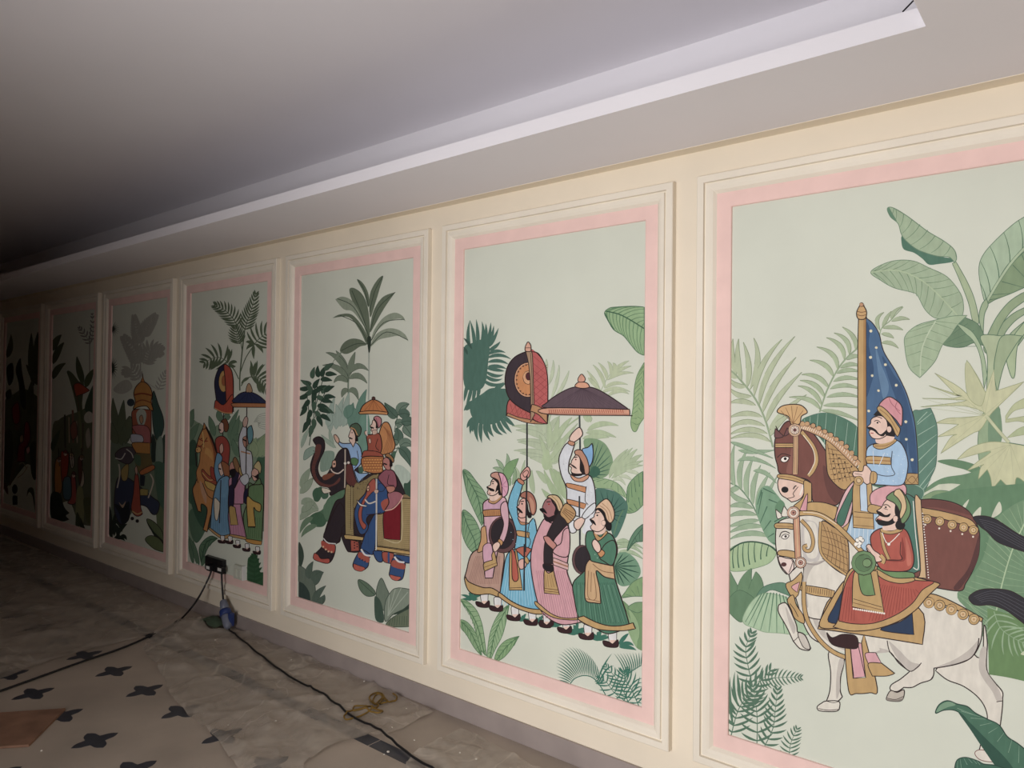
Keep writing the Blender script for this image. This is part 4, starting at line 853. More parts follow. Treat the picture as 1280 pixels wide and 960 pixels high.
# ---- man in green
org(680, 740, 6.4); foot(350, 340, 1.15); foot(545, 400, 1.2)
org(680, 620, 6.857)
GN = (76, 130, 104)
O((104, 74, 76), '330,545', 85, DK, .9, ry=125, k=20); O((52, 44, 50), '345,545', 78, DK, .7, ry=112, k=20)
F(GN, '370,310 430,300 520,310 580,330 620,400 630,480 600,590 610,700 640,800 700,980* 740,1120* 560,1180 440,1130 310,1060 260,860 255,740 350,640 400,540 360,420', DK, 1.0)
hatch((54, 102, 82), 280, 600, 290, 710, 740, 1090, 20); hatch((110, 160, 134), 300, 590, 310, 690, 760, 1080, 9, .6)
O((150, 190, 170), '570,400 585,440 560,470 590,500 545,520 575,550 550,430 600,470 440,500 460,530 430,450', 5, k=6)
org(680, 740, 6.4)
F(GOLD, '275,215 320,190* 420,240 520,268 620,268 715,245* 735,292* 640,308 500,305 400,285', DK, .9)
org(680, 620, 6.857)
F((212, 172, 124), '360,600 400,540 420,560 600,600* 612,712* 520,690 450,640 480,790 490,920* 440,915 360,890 355,740', DK, 1.0); L((140, 100, 66), '420,580 500,640 610,660', .9); L((140, 100, 66), '385,640 380,860 450,870 430,660', .8); L((140, 100, 66), '365,880 488,905', .8); L((140, 100, 66), '410,650 405,820', .7)
F((200, 152, 96), '425,310 450,320 490,350 530,300 545,320 480,380 450,370', DK, .8)
F(GN, '520,420 600,380 625,470 590,590 520,560 480,520', DK, .9)
F((208, 146, 92), '460,480 500,460 525,490 490,525', DK, .7); F((240, 206, 190), '415,400 440,370 480,410 490,460 465,485 430,450', DK, .9)
F(SKIN, '440,270 520,240 530,300 490,330 440,320', None)
F(SKIN, '435,160 460,115 510,130 530,200 520,270 470,305 415,290 400,260* 420,240* 395,200* 430,180', DK, .8)
F((30, 24, 26), '445,110 500,115 530,170 580,230 575,295 540,290 525,250 515,180 480,130', None); F((30, 24, 26), '395,195 430,210 450,250 430,240 405,215', None); O(SKIN, '515,230', 18, DK, .6, ry=24); O((30, 24, 26), '460,165', 8); L(DK, '440,145 480,140', 1.2)
F((226, 188, 150), '445,110 470,70 530,25 570,50 605,130 600,200 570,230 540,200 520,140 480,105', DK, .9)
for t in ('500,60 560,120 590,210', '480,80 540,130 560,215'): L((176, 128, 92), t, .8)
done('painted_man_in_green', 'man in a green coat with beige sash')
# ------------------------------------------------------------------ mural 7: two horsemen
panel(7)
SG, SGE, SG2, DG = (184, 196, 160), (132, 150, 112), (150, 172, 136), (78, 124, 102)
org(900, 360, 4.8)
L(SG2, '318,955 275,800 215,670 130,560 60,490', 2.4)
blade(SG, '100,520 60,430 78,305 130,560 92,430 112,305 160,600 195,470 140,325 180,610 260,430 203,300 205,650 215,460 372,308 235,705 250,500 450,290 255,750 290,590 457,415 275,810 310,670 492,505 290,860 370,730 520,640 300,890 340,800 430,755', 34, SGE)
blade(SG, '110,535 70,535 56,492 160,590 90,600 55,540 190,650 100,660 58,600 215,705 120,660 58,692 255,775 150,730 58,778 270,830 140,770 58,842 285,875 160,820 58,880 305,925 200,850 62,905', 30, SGE)
L(SG2, '318,955 275,800 215,670 130,560 60,490', 1.3)
L(SG2, '598,745 640,620 700,500 760,420 840,350', 2.0)
blade((172, 190, 152), '600,730 560,650 415,655 610,705 570,600 468,588 628,660 590,560 480,555 652,602 600,510 490,520 680,535 650,440 538,434 705,492 710,380 580,354 745,432 750,330 638,298 775,402 790,300 684,270 812,372 830,290 734,234', 28, SGE)
blade((166, 186, 150), '606,735 700,730 845,800 620,705 720,690 845,722 640,655 740,620 845,658 660,605 740,560 845,608 680,560 750,520 845,552 700,512 760,475 845,505 722,480 780,440 845,470 760,430 800,395 845,415', 26, SGE)
L(SG2, '598,745 640,620 700,500 760,420 840,350', 1.1)
done('painted_palm_fronds', 'pale green palm fronds')
F(DG, '490,805 550,762 640,748 740,778 830,840 880,960* 1000,1200 760,1100 600,900', None)
veins((176, 204, 184), '520,860 640,980 800,1100', '500,790 640,750 830,840', 7, 0.8)
org(1080, 240, 4.8)
L(SG2, '90,960 100,830 160,770 235,690', 1.3)
blade((170, 186, 150), '95,830 50,760 120,722 110,810 130,760 165,715 165,765 160,720 232,686 165,775 220,745 275,765 110,815 180,800 235,828 105,850 150,850 180,878 105,905 160,890 208,938', 24, SGE)
# banana plant at the right
LB, LBE, MB_, LV = (164, 186, 152), (106, 140, 110), (140, 168, 130), (86, 122, 94)
F((150, 172, 134), '760,960 800,830 880,740 970,690* 970,730* 900,780 840,860 820,960', LV, .7)
F((160, 180, 142), '830,960 870,860 970,770* 970,860* 890,960', LV, .7)
F((172, 192, 150), '880,1100 850,960 900,860 970,770* 970,840* 920,930 905,1100', LV, .7)
F((150, 172, 132), '725,900 790,760 870,660 960,600* 970,650* 880,720 810,830 770,960 725,960', LV, .7)
F((170, 188, 148), '655,780 625,660 570,520 530,430* 550,415* 620,540 665,650 690,780', LV, .6)
F((172, 196, 164), '735,670 700,560 690,450 720,370 800,280 900,190 970,145* 970,330* 860,440 790,560', LV, .6)
F((132, 158, 118), '735,670 800,560 880,440 970,350* 970,570* 880,610 790,645', LV, .7)
veins(LV, '735,660 790,560 870,440 960,340', '700,560 700,420 760,320 850,230 940,160', 5, 1.3, .1, .02, .95, -.12)
veins(LV, '745,650 810,560 900,430 965,360', '800,640 880,610 970,570 970,500 970,400', 5, 1.1, .15, 0.05, .9)
tube((176, 196, 160), '730,670 800,550 880,430 970,330', 14, LV, .6)
F((160, 182, 144), '690,760 705,680 735,640* 745,680 722,740 715,860*', LV, .7)
F(DG, '232,262 225,300 240,345 300,365 350,400 390,436 450,432 530,420 540,400 440,380 300,300', None)
F(LB, '140,100 175,95 260,145 380,235 480,295 540,345 556,395 545,425* 510,390 440,385 330,350 260,300 225,255 205,190 160,150', LBE, .7)
F((96, 140, 112), '140,105 150,95 170,130 195,175 160,150', LBE, .6)
L(LBE, '175,95 260,145 380,235 480,295 540,345 556,395', 1.0)
veins(LBE, '180,100 300,170 420,255 530,335', '165,130 215,210 250,290 350,350 500,388', 9, .9, .1, .02, .95, .15)
F(LB, '40,482 110,435 200,410 300,415 390,455 500,510 580,610 598,690 590,745* 545,745 440,760 370,710 320,620 280,600 180,575 100,530', LBE, .6)
veins((116, 146, 112), '50,480 190,470 320,515 430,600 560,740', '90,440 200,412 330,425 480,500 560,580 596,700', 11, .9, .16, .06, .92, -.08)
veins((116, 146, 112), '50,480 190,470 320,515 430,600 560,740', '80,520 180,575 280,605 330,640 400,735 520,750', 12, .9, .16, .06, .94, .08)
L((178, 198, 158), '42,482 190,470 320,515 430,600 560,740', 1.5)
F((110, 142, 108), '470,905 540,830 600,750* 680,790 720,860 725,920 660,905 600,930 530,930', LV, .7)
veins((88, 122, 94), '600,770 670,840 700,930', '540,830 490,905 580,930', 5, .7)
F((168, 190, 152), '560,790 640,830 690,900 720,980 740,1100* 720,1180* 700,1000 660,900 600,840', LV, .6)
F((166, 188, 152), '245,930 250,860 320,800 420,770 530,745 620,740* 560,800 520,860 470,920 430,1010 380,1070 335,1115* 270,1050', LBE, .6)
veins((122, 152, 118), '430,775 380,860 345,960 335,1100', '300,810 250,880 255,980 320,1100', 6, .8, .1, 0, .85)
veins((122, 152, 118), '430,775 380,860 345,960 335,1100', '560,790 500,880 440,980 345,1100', 7, .8, .1, 0, .9)
L((192, 208, 176), '430,775 380,860 345,960 338,1105', 1.5)
done('painted_banana_plant', 'banana leaves with dark veins')
org(1080, 420, 4.8)
F((176, 192, 152), '700,0 740,120 735,330* 800,330* 790,210 830,0*', LV, .7)
F((160, 180, 140), '830,0 790,110 780,220 800,340* 840,180 900,70 950,0*', LV, .7)
F((150, 176, 136), '690,560 690,740 760,960* 860,960* 820,740 815,440 740,420', LV, .6)
F((118, 152, 118), '750,500 750,660 800,660 830,600 810,430', None)
YG, YGE = (204, 206, 162), (158, 168, 122)
F(YG, '730,470 600,420 340,425* 560,400 620,385* 350,374* 520,375 590,360* 390,298* 500,340 560,360* 425,222* 560,300 620,350* 617,145* 680,240 730,340* 780,200* 790,330* 960,275* 850,380 760,470 700,560 640,590 460,705* 520,610 560,590* 440,605* 520,560 570,530* 430,522* 500,495 580,490*', YGE, .6)
for t in ('340,425', '352,375', '392,300', '428,226', '617,150', '780,210', '955,278', '462,702', '442,604', '432,522'):
    L((178, 184, 140), '725,475 '+t, .5, 's')
F((196, 200, 156), '620,350 617,150 730,340* 700,420', YGE, .5)
tube((200, 206, 164), '735,480 800,560 870,640', 16, YGE, .5)
F((190, 198, 152), '850,480* 900,410 970,370* 970,430* 900,450 855,500* 970,480* 970,520* 920,510 850,520*', YGE, .5)
F((178, 192, 146), '860,610* 920,560 970,540* 970,590*', YGE, .5)
F((98, 138, 100), '440,750 540,740 650,765 720,800* 680,830 600,800 520,780', None)
F((104, 144, 106), '390,900 480,850 600,830 700,800* 970,820* 970,1150* 700,1100 480,1060 300,1000', None)
F((206, 212, 188), '450,890* 520,885 580,890* 500,935 400,960* 330,960*', None)
F((130, 160, 116), '330,1000 420,930 540,940 620,1000 500,1020', (96, 132, 100), .6)
F(YG, '560,740* 640,670 760,635 880,645 970,660* 970,880* 915,850 905,940* 860,900 820,860* 770,918* 760,850 740,800* 685,860* 700,790 720,770* 620,808* 680,755 760,690', YGE, .6)
for t in ('560,740', '622,806', '686,858', '770,915', '903,938', '965,880'): L((180, 184, 140), '880,650 '+t, .5, 's')
L(DG, '870,640 960,655', .8)
done('painted_fan_palm', 'pale yellow green fan palm leaves')
# big leaves behind the brown horse's rump
org(1080, 600, 4.8)
F((96, 138, 100), '400,110 560,60 960,20* 970,980* 800,1000 560,660 520,200', None)
F((210, 214, 190), '650,215 700,160 700,215*', None); F((210, 214, 190), '765,225 810,130 825,190', None); F((206, 212, 188), '590,160 630,115 610,165', None)
F((112, 150, 112), '560,680 700,500 780,260 880,160 970,115* 970,1100* 760,1000 640,800', None)
veins((162, 188, 146), '960,260 890,420 830,620 780,860 765,960', '970,120 800,220 740,340 680,560 570,680 640,760 740,960', 26, .6, .02, .02, .97)
veins((150, 180, 140), '960,270 900,420 840,620 790,860 770,960', '970,330 970,460 970,560 970,700 970,830 970,960', 22, .6, .02, .02, .97)
L((178, 204, 160), '965,255 890,420 830,620 780,860 765,960', 1.6)
org(1080, 760, 4.8)
F((104, 142, 86), '740,0* 970,60* 970,440* 860,415 750,398* 745,200', None)
frond((150, 180, 140), '780,20 820,120 900,180 970,215', 9, 130, 10, 60, 1.0)
F((198, 208, 172), '940,275 970,250* 970,285*', None)
org(1080, 420, 4.8)
done('painted_broad_leaves', 'broad mid green leaves')
F((92, 136, 116), '290,470 340,445 400,432* 425,490 440,560 438,680 430,780 400,850 370,920 320,970 240,960 220,900 300,700', (70, 108, 92), .6)
veins((168, 198, 176), '330,950 330,800 325,650 320,520', '400,870 432,760 438,640 432,560 405,450', 7, .9, .1)
L((168, 198, 176), '320,520 345,490 380,455', .8)
F((82, 126, 106), '240,900 300,890 360,930 330,1000 250,1010', (150, 184, 160), .6)
done('painted_dark_leaf', 'dark green ribbed leaf behind the flag')
# plants at the lower left
org(900, 550, 4.8)
G1, G1E = (160, 184, 150), (110, 144, 114)
L(G1E, '345,640 260,520 190,380 120,290 55,255', 1.8)
blade(G1, '90,280 50,170 88,25 130,300 90,190 165,55 170,345 130,240 205,95 200,385 180,270 245,150 222,425 220,310 300,195 240,460 250,370 345,215', 32, G1E, .6)
blade((150, 178, 144), '110,60 200,80 330,60 105,125 190,80 335,170 200,185 270,170 340,260 60,10 160,40 320,110', 26, G1E, .6)
blade((154, 180, 146), '120,290 70,290 45,330 180,370 90,370 48,290 200,412 110,370 50,405 222,452 120,420 50,462 237,482 130,490 50,522 262,522 150,500 50,560 302,582 170,530 55,598', 32, G1E, .6)
F((122, 164, 130), '240,300 290,275 345,330 390,390* 405,450 370,560 345,640* 290,600 240,500 215,400', None)
veins((66, 110, 84), '250,300 290,420 320,540 345,635', '225,380 235,480 270,560 320,620', 6, 1.5, .22)
veins((66, 110, 84), '260,290 310,400 330,520 345,630', '330,320 380,390 400,450 375,550', 4, 1.6, .2)
F((100, 144, 108), '330,410 360,360 390,385 375,430', None)
F((168, 196, 148), '55,665 120,622 200,610 290,628 340,668 300,735 200,772 110,788 55,772', (120, 154, 116), .6)
veins((62, 104, 80), '330,668 240,720 140,762 55,770', '300,632 200,612 120,622 55,665', 8, 1.6, -.18, .03, .97, .1)
L((48, 88, 66), '55,668 120,622 200,610 290,630 340,668', 1.8)
blade((104, 142, 104), '120,1010 50,900 58,785 160,1040 120,880 190,770 180,1010 240,880 215,790', 92, (72, 108, 80), .7)
F((96, 140, 112), '215,960 250,890 330,858 400,865 440,940 380,920 300,900', (70, 110, 86), .6)
org(900, 750, 4.8)
F((98, 136, 100), '50,0 50,60 90,110 130,132 160,90 220,10 120,-60', (76, 112, 82), .6)
F((172, 202, 164), '138,105 190,10 260,-40 350,-30 430,0 520,90 540,205* 470,210 360,198 270,192 200,165 150,145', (140, 172, 134), .6)
veins((88, 132, 100), '250,-40 300,-45 350,-40 400,-20', '150,130 200,165 300,192 400,200 480,200', 9, 1.5, 0, .02, .95)
done('painted_leafy_clump', 'mid green leaves at the lower left')
FG = (84, 122, 98)
org(900, 750, 4.8)
frond(FG, '195,510 170,400 155,290 190,200', 10, 88, 15, 62, 1.2)
blade(FG, '80,760 50,600 62,460 110,640 70,540 90,430 100,690 50,640 48,560 125,610 110,500 105,440 90,740 50,740 45,700', 18)
frond(FG, '65,822 110,660 180,560 300,425', 13, 120, 15, 58, 1.3)
frond(FG, '222,872 224,720 215,620 200,520', 10, 108, 15, 66, 1.2)
frond(FG, '262,888 318,770 332,660 346,540', 11, 84, 14, 62, 1.2)
frond(FG, '230,488 340,466 482,464', 13, 60, 9, 74, 1.0)
frond(FG, '415,942 425,860 462,775', 8, 66, 10, 66, 1.0)
done('painted_fern', 'grey green fern in the corner')
# ---- flag
org(900, 360, 4.8)
FLG = (70, 108, 148)
org(1080, 420, 4.8)
F(FLG, '0,-100 18,-104 58,-70 92,-10 108,60 130,115 190,210 250,330 280,420 305,520 320,680 328,890* 260,890* 0,880*', DK, .8)
F((48, 82, 122), '14,-80 36,-30 30,60 60,200 40,300 10,360 5,100', None); F((52, 86, 126), '110,120 180,230 240,330 300,560 318,820 290,820 250,560 200,400 150,260', None)
F((96, 134, 170), '70,60 100,160 150,300 120,380 100,300 80,180', None); F((50, 84, 122), '230,420 260,560 250,760 220,820 215,600', None)
F((190, 152, 92), '248,828 325,826* 328,890* 248,890*', DK, .7)
L((120, 86, 50), '250,850 290,885 325,840', .7); L((120, 86, 50), '250,885 290,840 325,885', .7)
O((232, 222, 186), '75,70 40,128 130,172 50,238 195,295 88,328 252,514 255,620 290,742 30,450 42,-30', 9, (96, 120, 140), .7)
org(900, 360, 4.8)
F(GOLD, '832,180 876,180* 878,960* 876,1400* 826,1400* 828,960*', DK, .9)
F((176, 132, 74), '862,185 876,185* 878,1390* 862,1390*', None)
F((206, 164, 104), '826,130 850,98 876,130 880,160 868,186 832,186 820,160', DK, .9); O((200, 150, 110), '850,100', 12, DK, .7)
L((120, 80, 50), '824,140 850,146 878,140', .8); L((120, 80, 50), '824,160 850,167 878,160', .8)
done('painted_flag', 'blue starred flag on a gold pole')
# ---- brown horse
org(900, 550, 4.8)
BH, BHD, BHL = (128, 76, 66), (92, 54, 52), (146, 92, 80)
org(1080, 600, 4.8)
F(BH, '100,140 340,118 420,115 520,130 600,165 650,215 690,300 694,380 685,460 650,550 610,620 575,665 400,640 200,600', DK, 1.0)
F(BHD, '690,330 692,420 670,510 600,620 565,660 540,640 620,540 660,430', None); F((110, 64, 58), '345,120 480,128 600,170 640,210 560,190 440,165 345,160', None)
F(GOLD, '345,165* 460,185 580,215 650,245 690,300* 600,270 480,235 345,205*', DK, .8)
O(GOLD, '380,235 455,248 530,268 598,284 658,300', 28, DK, .8); O(GOLDL, '380,235 455,248 530,268 598,284 658,300', 15, DK, .6); O((196, 150, 96), '380,235 455,248 530,268 598,284 658,300', 6)
O((240, 228, 210), '368,268 452,290 520,306 590,324 655,340', 6)
org(900, 550, 4.8)
F(BH, '330,0 360,-60 400,-110 470,-110 560,-40 660,100 780,230 740,330 700,390 640,380 560,370 540,250 440,220 360,200 345,150 330,90', DK, 1.0)
F((108, 64, 58), '620,150 700,260 740,320 700,380 640,300', None); F(GOLD, '525,378 620,375 705,402* 690,470 640,485 525,440*', DK, .8)
F(BHL, '440,20 470,120 460,190 400,195 420,100', None)
F(BHD, '335,-10 360,-40* 335,-85* 345,-60 365,-30', DK, .7); F((120, 76, 76), '330,-15 332,-70* 365,-40 380,-20', DK, .7); F((120, 76, 76), '385,-25 405,-75* 415,-40', DK, .7)
F(SKIN, '350,240 380,215 450,235 510,260 500,330 470,360 430,372* 400,350 370,330 350,290', DK, .9)
L(DK, '470,280 440,320 445,340 400,352', .9); O((26, 20, 22), '390,298', 22, None, ry=19); L(DK, '440,295 450,278 460,275', 1.4)
L((240, 230, 220), '480,330 495,290 500,270', 2.0)
F((250, 240, 230), '365,115 385,98 415,105 400,130 375,132', DK, .8); O((30, 22, 22), '392,112', 9); L(DK, '345,105 375,82 425,95', 1.0)
# bridle
F(GOLD, '333,20* 440,20* 440,45* 333,45*', DK, .7); L((120, 80, 52), '335,32 438,32', .7)
F(GOLD, '355,205 440,212 540,250* 540,280* 440,245 352,228', DK, .7); L((130, 84, 52), '356,216 440,228 540,265', .7)
tube((214, 172, 126), '455,-60 455,80 452,205', 26, DK, .7); L((136, 92, 64), '450,-40 450,80 447,200', .6); L((136, 92, 64), '461,-40 461,80 458,200', .6)
tube(GOLD, '490,-50 560,40 580,120 560,180 530,215', 20, DK, .7); L((244, 232, 210), '500,-30 556,50 570,120 552,170 530,205', .9)
F(GOLD, '505,245 550,260* 550,370* 520,380 470,430* 440,400 500,340', DK, .8); F((226, 160, 168), '525,320 520,440* 480,420*', DK, .7)
org(900, 360, 4.8)
# mane armour: gold quilted cloth with a beaded crest
F((196, 156, 96), '640,900 640,1060 660,1140 740,1210 800,1170 830,1090 700,960', DK, .9)
for k in range(6): L((92, 62, 44), '%d,%d %d,%d' % (645+k*26, 935+k*28, 690+k*24, 1165+k*-2), .6)
for k in range(7): L((92, 62, 44), '%d,%d %d,%d' % (645+k*4, 960+k*32, 720+k*18, 980+k*24), .6)
O((40, 26, 26), '680,1000 715,1020 750,1045 790,1070 680,1040 712,1060 745,1085 780,1110 685,1080 715,1105 750,1130 690,1120 720,1145', 5)
tube((206, 160, 116), '480,820 560,850 660,900 740,970 830,1060', 40, DK, .8)
for k in range(30):
    t = k/29; p = bez((480, 838), (660, 850), (832, 1072), 29)[k]; L((246, 234, 214), '%.0f,%.0f %.0f,%.0f' % (p[0]+2, p[1]-10, p[0]-6, p[1]+8), .8)
O((204, 160, 112), '495,815 525,815 560,826 595,842 630,862 665,882 700,908 730,930 760,952 790,990 812,1020', 15, DK, .7)
F((216, 174, 114), '345,745 370,710 430,698 490,705 525,745 490,770 478,815 430,820 410,770', DK, .9)
for t in ('365,735', '395,718', '430,708', '465,712', '500,735'): L((150, 104, 64), '440,815 '+t, .7)
O((214, 176, 140), '450,852', 38, DK, .9); O((244, 226, 208), '450,852', 26, DK, .6); O((110, 60, 60), '450,852', 9, DK, .6)
for k in range(12):
    a = k*math.pi/6; L((150, 104, 84), '%.0f,%.0f %.0f,%.0f' % (450+11*math.cos(a), 852+11*math.sin(a), 450+25*math.cos(a), 852+25*math.sin(a)), .6)
done('painted_brown_horse', 'brown horse with gold harness and plume')
# saddle cloth of the brown horse and its rider
org(1080, 600, 4.8)
F((72, 122, 106), '230,110 320,118* 345,540* 240,530', DK, .8)
F((214, 178, 130), '305,118 342,120* 375,590* 330,585 290,580 340,540', DK, .8)
L((240, 236, 226), '296,125 308,300 328,520 296,525', 1.0); up()
O((240, 236, 226), ' '.join('%.0f,%.0f' % (352+36*k/24, 200+385*k/24) for k in range(25)), 4)
org(900, 550, 4.8)
F((170, 202, 226), '800,380 960,340* 1010,560* 900,660 790,640 760,560', None)
for k in range(7): L((214, 228, 238), '%d,400 %d,640' % (790+k*26, 780+k*26), .8)
F((226, 182, 184), '690,490 740,330 800,250 850,230 800,400 750,540', DK, .9)
F((66, 118, 98), '700,480 740,380 800,270 825,260 780,400 738,512', DK, .7)
F(GOLD, '780,480 805,330 830,260* 850,280 800,420 760,550 735,530', DK, .7)
F(GOLD, '805,250 910,240* 925,535* 800,525*', DK, .8); F((190, 212, 232), '842,262 880,260* 888,430* 845,425*', DK, .6)
L(DK, '805,430 920,440', .8); L((120, 84, 50), '803,460 922,470', .7); L((120, 84, 50), '802,510 924,520', .7)
org(1080, 420, 4.8)
F((226, 166, 172), '40,950 110,905 240,890 250,960 200,1010 60,1020', DK, .8); F(GOLD, '40,1010 150,1030 190,980 230,960 230,1060 40,1060', DK, .7)
F((166, 202, 234), '15,690 50,650 120,640 195,625 240,670 265,760 250,860 220,895 130,895 40,880 20,800', DK, .9)
for k in range(46):
    rx, ry = random.uniform(30, 245), random.uniform(665, 880)
    if 715 < ry < 780 and rx < 165: continue
    L((206, 226, 244), '%.0f,%.0f %.0f,%.0f' % (rx, ry, rx+6, ry+5), .7)
F(GOLD, '20,722 160,728* 162,772* 20,765*', DK, .7); L((150, 90, 48), '20,744 160,750', .9)
L((214, 226, 240), '55,690 60,780', .8); L((214, 226, 240), '125,700 90,780', .8)
L(DK, '170,690 165,780 185,830 130,840 70,826', .9)
F(GOLD, '60,650 120,640 180,618 195,630 150,665 100,680 62,668', DK, .7); L((150, 96, 54), '65,660 130,658 185,630', .7)
F(SKIN, '75,600 130,560 180,590 175,625 120,645 75,640', None)
F(SKIN, '45,500 80,478 130,490 150,540 140,590 100,615 60,615 40,600 30,575* 38,560 20,545* 40,525', DK, .8)
F((28, 22, 24), '60,470 100,440 150,480 190,560 185,605* 150,600 130,590 140,540 130,500 100,480 70,478', None)
O(SKIN, '152,560', 15, DK, .7, ry=20)
F((28, 22, 24), '18,548 40,545 70,560 100,590 140,560 120,600 90,595 60,570 30,560', None)
O((30, 22, 24), '82,520', 6); L(DK, '62,512 82,506 100,520', .9); L(DK, '55,490 80,484 110,495', 1.0); L((190, 90, 84), '40,582 58,584', 1.2)
F((222, 150, 158), '90,440 100,400 150,365 200,390 225,420 232,460 225,540 190,500 140,455', DK, .9)
L((170, 96, 110), '150,370 170,410 215,450', .8); L((170, 96, 110), '200,395 190,430 220,470', .8)
F(GOLD, '82,445 100,420 150,460 200,530 218,560 205,600 190,590 160,530', DK, .8)
L((150, 104, 60), '95,440 150,485 205,580', .8)
F(SKIN, '0,780 20,780 50,820 50,860 20,890 -20,860 -62,840 -60,812 -10,812', DK, .8)
L(DK, '-55,825 -10,832', .6); L(DK, '-50,842 -10,848', .6); F(GOLD, '45,815 78,825 72,880 38,880', DK, .7); L((140, 96, 56), '58,822 55,880', .7)
O(GOLD, '-30,868', 28, DK, .7); O(GOLDL, '-30,868', 14, DK, .6)
done('painted_flag_rider', 'rider in blue shirt and pink turban')
# tails
org(1080, 600, 4.8)
F((44, 42, 50), '655,225 720,215 790,235 860,280 920,320 970,345* 970,432* 900,410 800,370 740,310 700,280', DK, .8)
for k in range(5): L((88, 86, 96), '%d,%d %d,%d %d,%d' % (690+k*8, 235+k*12, 800, 265+k*16, 965, 360+k*14), .5)
done('painted_horse_tail', 'black flowing tail of the brown horse')
F((46, 44, 52), '630,700 690,660 780,652 880,665 970,715* 970,870* 920,830 850,780 760,750 690,752 650,740', DK, .8)
for k in range(5): L((88, 86, 96), '%d,%d %d,%d %d,%d' % (660+k*10, 700+k*8, 790, 665+k*16, 965, 740+k*24), .5)
done('painted_horse_tail', 'black flowing tail of the white horse')
# ---- white horse
WH, WHS, WHD = (228, 222, 208), (198, 190, 180), (168, 158, 152)
org(1080, 760, 4.8)
F(WH, '700,300 720,100 740,200 735,300 740,380 780,440 830,500 832,540* 830,600 815,720 790,830 770,900* 690,880 735,700 735,620 690,540 600,470 500,430 430,375* 560,200', DK, 1.0)
F(WHS, '700,250 735,240 735,370 800,470 828,540 800,560 770,500 720,430 690,360', None); L(DK, '795,562 830,556', 1.0)
F(WH, '665,870 690,850 740,860 790,915 740,920 690,905', (130, 80, 76), .7)
F(WH, '-450,-300 -200,-300 0,-250 80,-125 250,-110 320,-100 400,-60 500,0 640,30 700,60 710,110 700,200 660,280 590,320 500,345 420,360* 418,400 400,430 340,450 290,475 240,475* 200,500 160,490 165,460 220,425 275,380* 210,330 150,260 60,270 -60,268 -160,240 -280,200 -340,140 -390,0', DK, 1.0)
F(WHS, '150,200 200,300 280,375 340,340 280,320 210,250', None); F(WHS, '690,190 660,280 590,320 500,345 430,355 540,310 630,250', None); F(WHS, '-60,230 100,240 150,262 60,270 -100,262 -200,225', None)
L(DK, '140,195 155,260 210,320 275,378 320,355 345,328', 1.2); L(DK, '690,180 680,240 640,300 560,335 430,360', 1.4); L(DK, '420,365 418,400 400,430', 1.0)
F((196, 186, 172), '160,495 200,505 240,490 238,535 215,558 150,555 135,540', DK, .9); L(DK, '140,540 190,548 235,530', .8); F((140, 132, 122), '138,545 190,552 236,540 215,558 150,556', None)
org(900, 750, 4.8)
F(WH, '655,310 750,330* 740,400 725,460 722,540 735,580* 700,610 640,605* 660,540 665,430', DK, 1.0); F(WHS, '720,350 745,370 722,460 720,540 700,590 700,450', None)
F(WH, '640,605 715,608 716,655* 690,668 600,664 584,640 610,618', DK, .9); L(DK, '590,650 650,660 712,655', .8); L(DK, '640,605 680,615 715,608', .7)
F(WH, '360,25 400,20 440,100 460,150 465,190* 510,210 545,290* 530,302 480,290 440,245* 400,160 355,80 350,45', DK, 1.0); L(DK, '440,248 470,220 468,195', .8); F(WHS, '395,40 435,120 455,170 440,200 410,120', None); F((206, 198, 186), '468,200 510,212 542,290 500,280', DK, .7)
F(WH, '500,-120 700,-120 800,0 840,190* 960,300 760,310 650,280 570,210 520,100 500,0', None)
F(WHS, '515,-100 540,60 600,200 700,280 760,300 660,220 580,100', None)
org(900, 550, 4.8)
F(WH, '340,520 370,480 450,460 560,450 640,480 760,560 860,680 870,780 760,900 740,1100 640,1080 520,1050 500,900 500,740 440,780* 400,805* 370,770 350,720 335,620', DK, 1.0)
F(WHS, '505,780 540,740 640,720 560,760 520,860 530,1000 505,960', None); F((204, 198, 192), '490,500 530,480 590,520 600,700 560,730 500,700', None); F(WH, '510,510 570,500 590,600 580,700 520,690', None)
L(WHD, '520,740 580,745 640,715', 2.0)
F((236, 214, 204), '352,700 400,708 440,720 445,770* 415,805 395,790 365,750', DK, .9); O((90, 50, 50), '384,746', 17, None, ry=13); L(DK, '440,725 425,770 415,795', .9); L(DK, '430,720 445,735', .8)
F((246, 240, 230), '370,580 390,565 415,572 400,592 380,592', DK, .7); O((70, 62, 58), '395,578', 8); L(DK, '358,582 370,555 395,548 420,560', 1.2)
F(WH, '345,470 335,415* 365,440 375,460', DK, .7); F(WH, '370,455 385,395* 410,430 415,455', DK, .7)
F(GOLD, '335,500 400,498 440,505 440,535 400,530 335,528', DK, .8); L((124, 84, 52), '338,515 438,520', .7)
F(GOLD, '352,665 400,660 460,675 460,710 400,700 352,690', DK, .8)
tube(GOLD, '488,480 540,540 560,610 545,660 515,662 505,640 525,632', 17, DK, .8)
F((206, 150, 118), '442,460 478,460* 488,720* 452,710*', DK, .8); L(GOLDL, '460,465 470,710', 1.0)
F((190, 150, 92), '610,490 680,520 765,590 775,820* 700,780 625,710 605,640', DK, 1.0)
for k in range(6): L((96, 66, 44), '%d,%d %d,%d %d,%d' % (618+k*26, 500+k*20, 655+k*22, 620+k*22, 640+k*26, 730+k*16), .6)
for k in range(6): L((96, 66, 44), '%d,%d %d,%d %d,%d' % (612, 540+k*34, 690, 560+k*38, 770, 600+k*38), .6)
tube(GOLD, '470,440 560,440 640,470 740,550 870,690', 24, DK, .9); L((240, 226, 200), '500,432 600,445 700,505', .8)
tube(GOLD, '605,490 600,640 640,720 770,815', 12, DK, .7)
